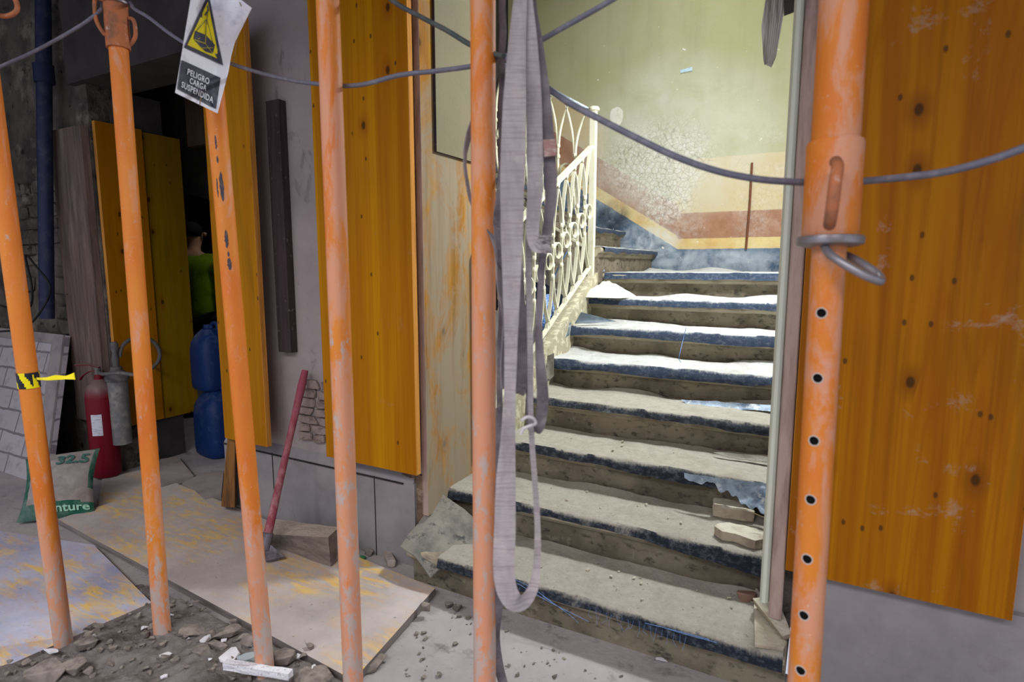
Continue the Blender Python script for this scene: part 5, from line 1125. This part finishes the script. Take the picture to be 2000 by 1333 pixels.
# passage furniture
bm = B(); hexa(bm, [(-4.9, 3.6, 0), (-3.9, 4.4, 0), (-3.93, 4.43, 0), (-4.93, 3.63, 0), (-4.9, 3.6, 2.15), (-3.9, 4.4, 2.15), (-3.93, 4.43, 2.15), (-4.93, 3.63, 2.15)])
dl = obj('door_leaf', bm, TEAL); tag(dl, 'dark teal door leaf standing open deep in the passage', 'door')
bm = B()
def fn(u, v):
    return V((-4.7+1.5*u, 2.55+.3*u+.04*sin(u*17)*v, 2.748-.90*v-.16*u*v+.05*sin(u*9)*v)), V((0, -1, 0))
grid(bm, fn, 24, 10, .004); tag(obj('tarpaulin', bm, TARP, None, True), 'grey crumpled tarpaulin sagging across the top of the dark passage', 'tarpaulin')
bm = B(); hexa(bm, [(-3.72, 2.42, 2.02), (-2.8, 2.42, 2.02), (-2.8, 2.46, 2.02), (-3.72, 2.46, 2.02), (-3.72, 2.42, 2.74), (-2.8, 2.42, 2.74), (-2.8, 2.46, 2.74), (-3.72, 2.46, 2.74)]); tag(obj('transom_board', bm, DOORB), 'dark brown boarding above the passage side panels', 'boarding')
# loose wires at the far left
cable([(0, 648, 2.9), (50, 640, 2.9), (85, 600, 2.85), (98, 560, 2.9), (70, 520, 2.9), (50, 500, 2.9), (62, 560, 2.85), (58, 600, 2.9), (20, 602, 2.95), (-20, 590, 2.95)], .005, 'tangled dark wire loops on the shadowed left wall', M('black wire', (20, 20, 22), [], .6), 'loose_wire', 8, 'wire')
# ------------------------------------------------------------------ the person in the passage
def skinned(name, pts, edges, radii, mat, parent, levels=2):
    me = bpy.data.meshes.new(name); off = wloc(parent); me.from_pydata([tuple(V(p)-off) for p in pts], edges, []); o = bpy.data.objects.new(name, me); C.objects.link(o)
    m = o.modifiers.new('s', 'SKIN'); sv = me.skin_vertices[0].data
    for i, r_ in enumerate(radii): sv[i].radius = r_ if hasattr(r_, '__len__') else (r_, r_)
    sv[0].use_root = True
    m2 = o.modifiers.new('u', 'SUBSURF'); m2.levels = levels; m2.render_levels = levels
    bpy.context.view_layer.update(); me2 = bpy.data.meshes.new_from_object(o.evaluated_get(bpy.context.evaluated_depsgraph_get())); o.modifiers.clear(); o.data = me2; me2.materials.clear(); me2.materials.append(mat)
    for p in me2.polygons: p.use_smooth = True
    o.parent = parent; return o
pc = pd(384, 600, 4.75); pc.z = 0
pr_ = empty('person', pc, 'person in a bright green hi-vis jacket standing in the dark passage, back turned', 'person')
fx = V((cos(.55), sin(.55), 0)); fy = V((-sin(.55), cos(.55), 0))   # right and forward of the person
def Q(a, b, z_): return pc+fx*a+fy*b+V((0, 0, z_*.92))
body = [Q(0, 0, .92), Q(0, 0, 1.08), Q(0, .01, 1.25), Q(0, 0, 1.40), Q(0, .01, 1.49), Q(0, .03, 1.56), Q(0, .035, 1.66), Q(0, .03, 1.72),
        Q(.10, 0, .88), Q(.11, .02, .48), Q(.11, -.02, .09), Q(.12, .10, .03), Q(-.10, 0, .88), Q(-.11, .01, .48), Q(-.11, -.03, .09), Q(-.12, .09, .03),
        Q(.19, 0, 1.39), Q(.25, .0, 1.12), Q(.24, .14, .90), Q(-.19, 0, 1.39), Q(-.25, .0, 1.12), Q(-.22, .16, .92), Q(.235, .20, .84), Q(-.21, .22, .86)]
ed = [(0, 1), (1, 2), (2, 3), (3, 4), (4, 5), (5, 6), (6, 7), (0, 8), (8, 9), (9, 10), (10, 11), (0, 12), (12, 13), (13, 14), (14, 15), (3, 16), (16, 17), (17, 18), (3, 19), (19, 20), (20, 21), (18, 22), (21, 23)]
rd = [(.14, .10), (.13, .095), (.15, .10), (.13, .085), .05, .06, (.075, .095), .05, .085, .06, .04, .035, .085, .06, .04, .035, .055, .042, .03, .055, .042, .03, .034, .034]
skinned('body', body, ed, rd, SKIN, pr_)
for nme, sgn, hb in (('hand', 1, 22), ('hand', -1, 23)):
    h0 = body[hb]
    for fi in range(5):
        a = h0+fx*(.018*(fi-2))*1.0; L = (.035, .075, .082, .075, .06)[fi]
        if fi == 0: a = h0-fx*sgn*.03
        skinned('finger', [a, a+fy*L*.45-V((0, 0, L*.25)), a+fy*L*.6-V((0, 0, L*.75))], [(0, 1), (1, 2)], [.0095, .0085, .007], SKIN, pr_, 1)
skinned('jacket', [Q(0, 0, .84), Q(0, 0, 1.0), Q(0, .01, 1.22), Q(0, 0, 1.40), Q(0, 0, 1.47), Q(.19, 0, 1.40), Q(.262, .0, 1.12), Q(.245, .13, .92), Q(-.19, 0, 1.40), Q(-.262, .0, 1.12), Q(-.225, .15, .94)],
        [(0, 1), (1, 2), (2, 3), (3, 4), (3, 5), (5, 6), (6, 7), (3, 8), (8, 9), (9, 10)], [(.18, .14), (.18, .135), (.19, .14), (.16, .115), .075, .08, .068, .05, .08, .068, .05], HIVIS, pr_)
skinned('trousers', [Q(0, 0, .93), Q(.10, 0, .86), Q(.11, .02, .48), Q(.11, -.02, .12), Q(-.10, 0, .86), Q(-.11, .01, .48), Q(-.11, -.03, .12)], [(0, 1), (1, 2), (2, 3), (0, 4), (4, 5), (5, 6)], [(.15, .12), .105, .08, .07, .105, .08, .07], TROUS, pr_)
for sx in (.115, -.115): skinned('boot', [Q(sx, -.03, .12), Q(sx, -.02, .05), Q(sx, .10, .04), Q(sx, .15, .035)], [(0, 1), (1, 2), (2, 3)], [.055, .055, .048, .036], BOOT, pr_)
skinned('hair', [Q(0, -.015, 1.60), Q(0, .0, 1.68), Q(0, .02, 1.745)], [(0, 1), (1, 2)], [(.082, .08), (.09, .105), (.065, .07)], HAIRM, pr_)
for sx in (.088, -.088): skinned('ear', [Q(sx, .03, 1.62), Q(sx*1.05, .025, 1.655)], [(0, 1)], [.014, .018], SKIN, pr_)
bm = B(); 
for sx in (.03, -.03): rock(bm, Q(sx, .125, 1.66), (.022, .012, .014), 0, 3, 16, 0, False)
obj('eyes', bm, BOOT, pr_)
bm = B(); rock(bm, Q(0, .14, 1.63), (.03, .03, .05), 0, 5, 16, 0, False); obj('nose', bm, SKIN, pr_)
bm = B(); rock(bm, Q(0, .125, 1.585), (.05, .012, .012), 0, 6, 16, 0, False); obj('mouth', bm, M('lips', (150, 84, 74), [], .6), pr_)
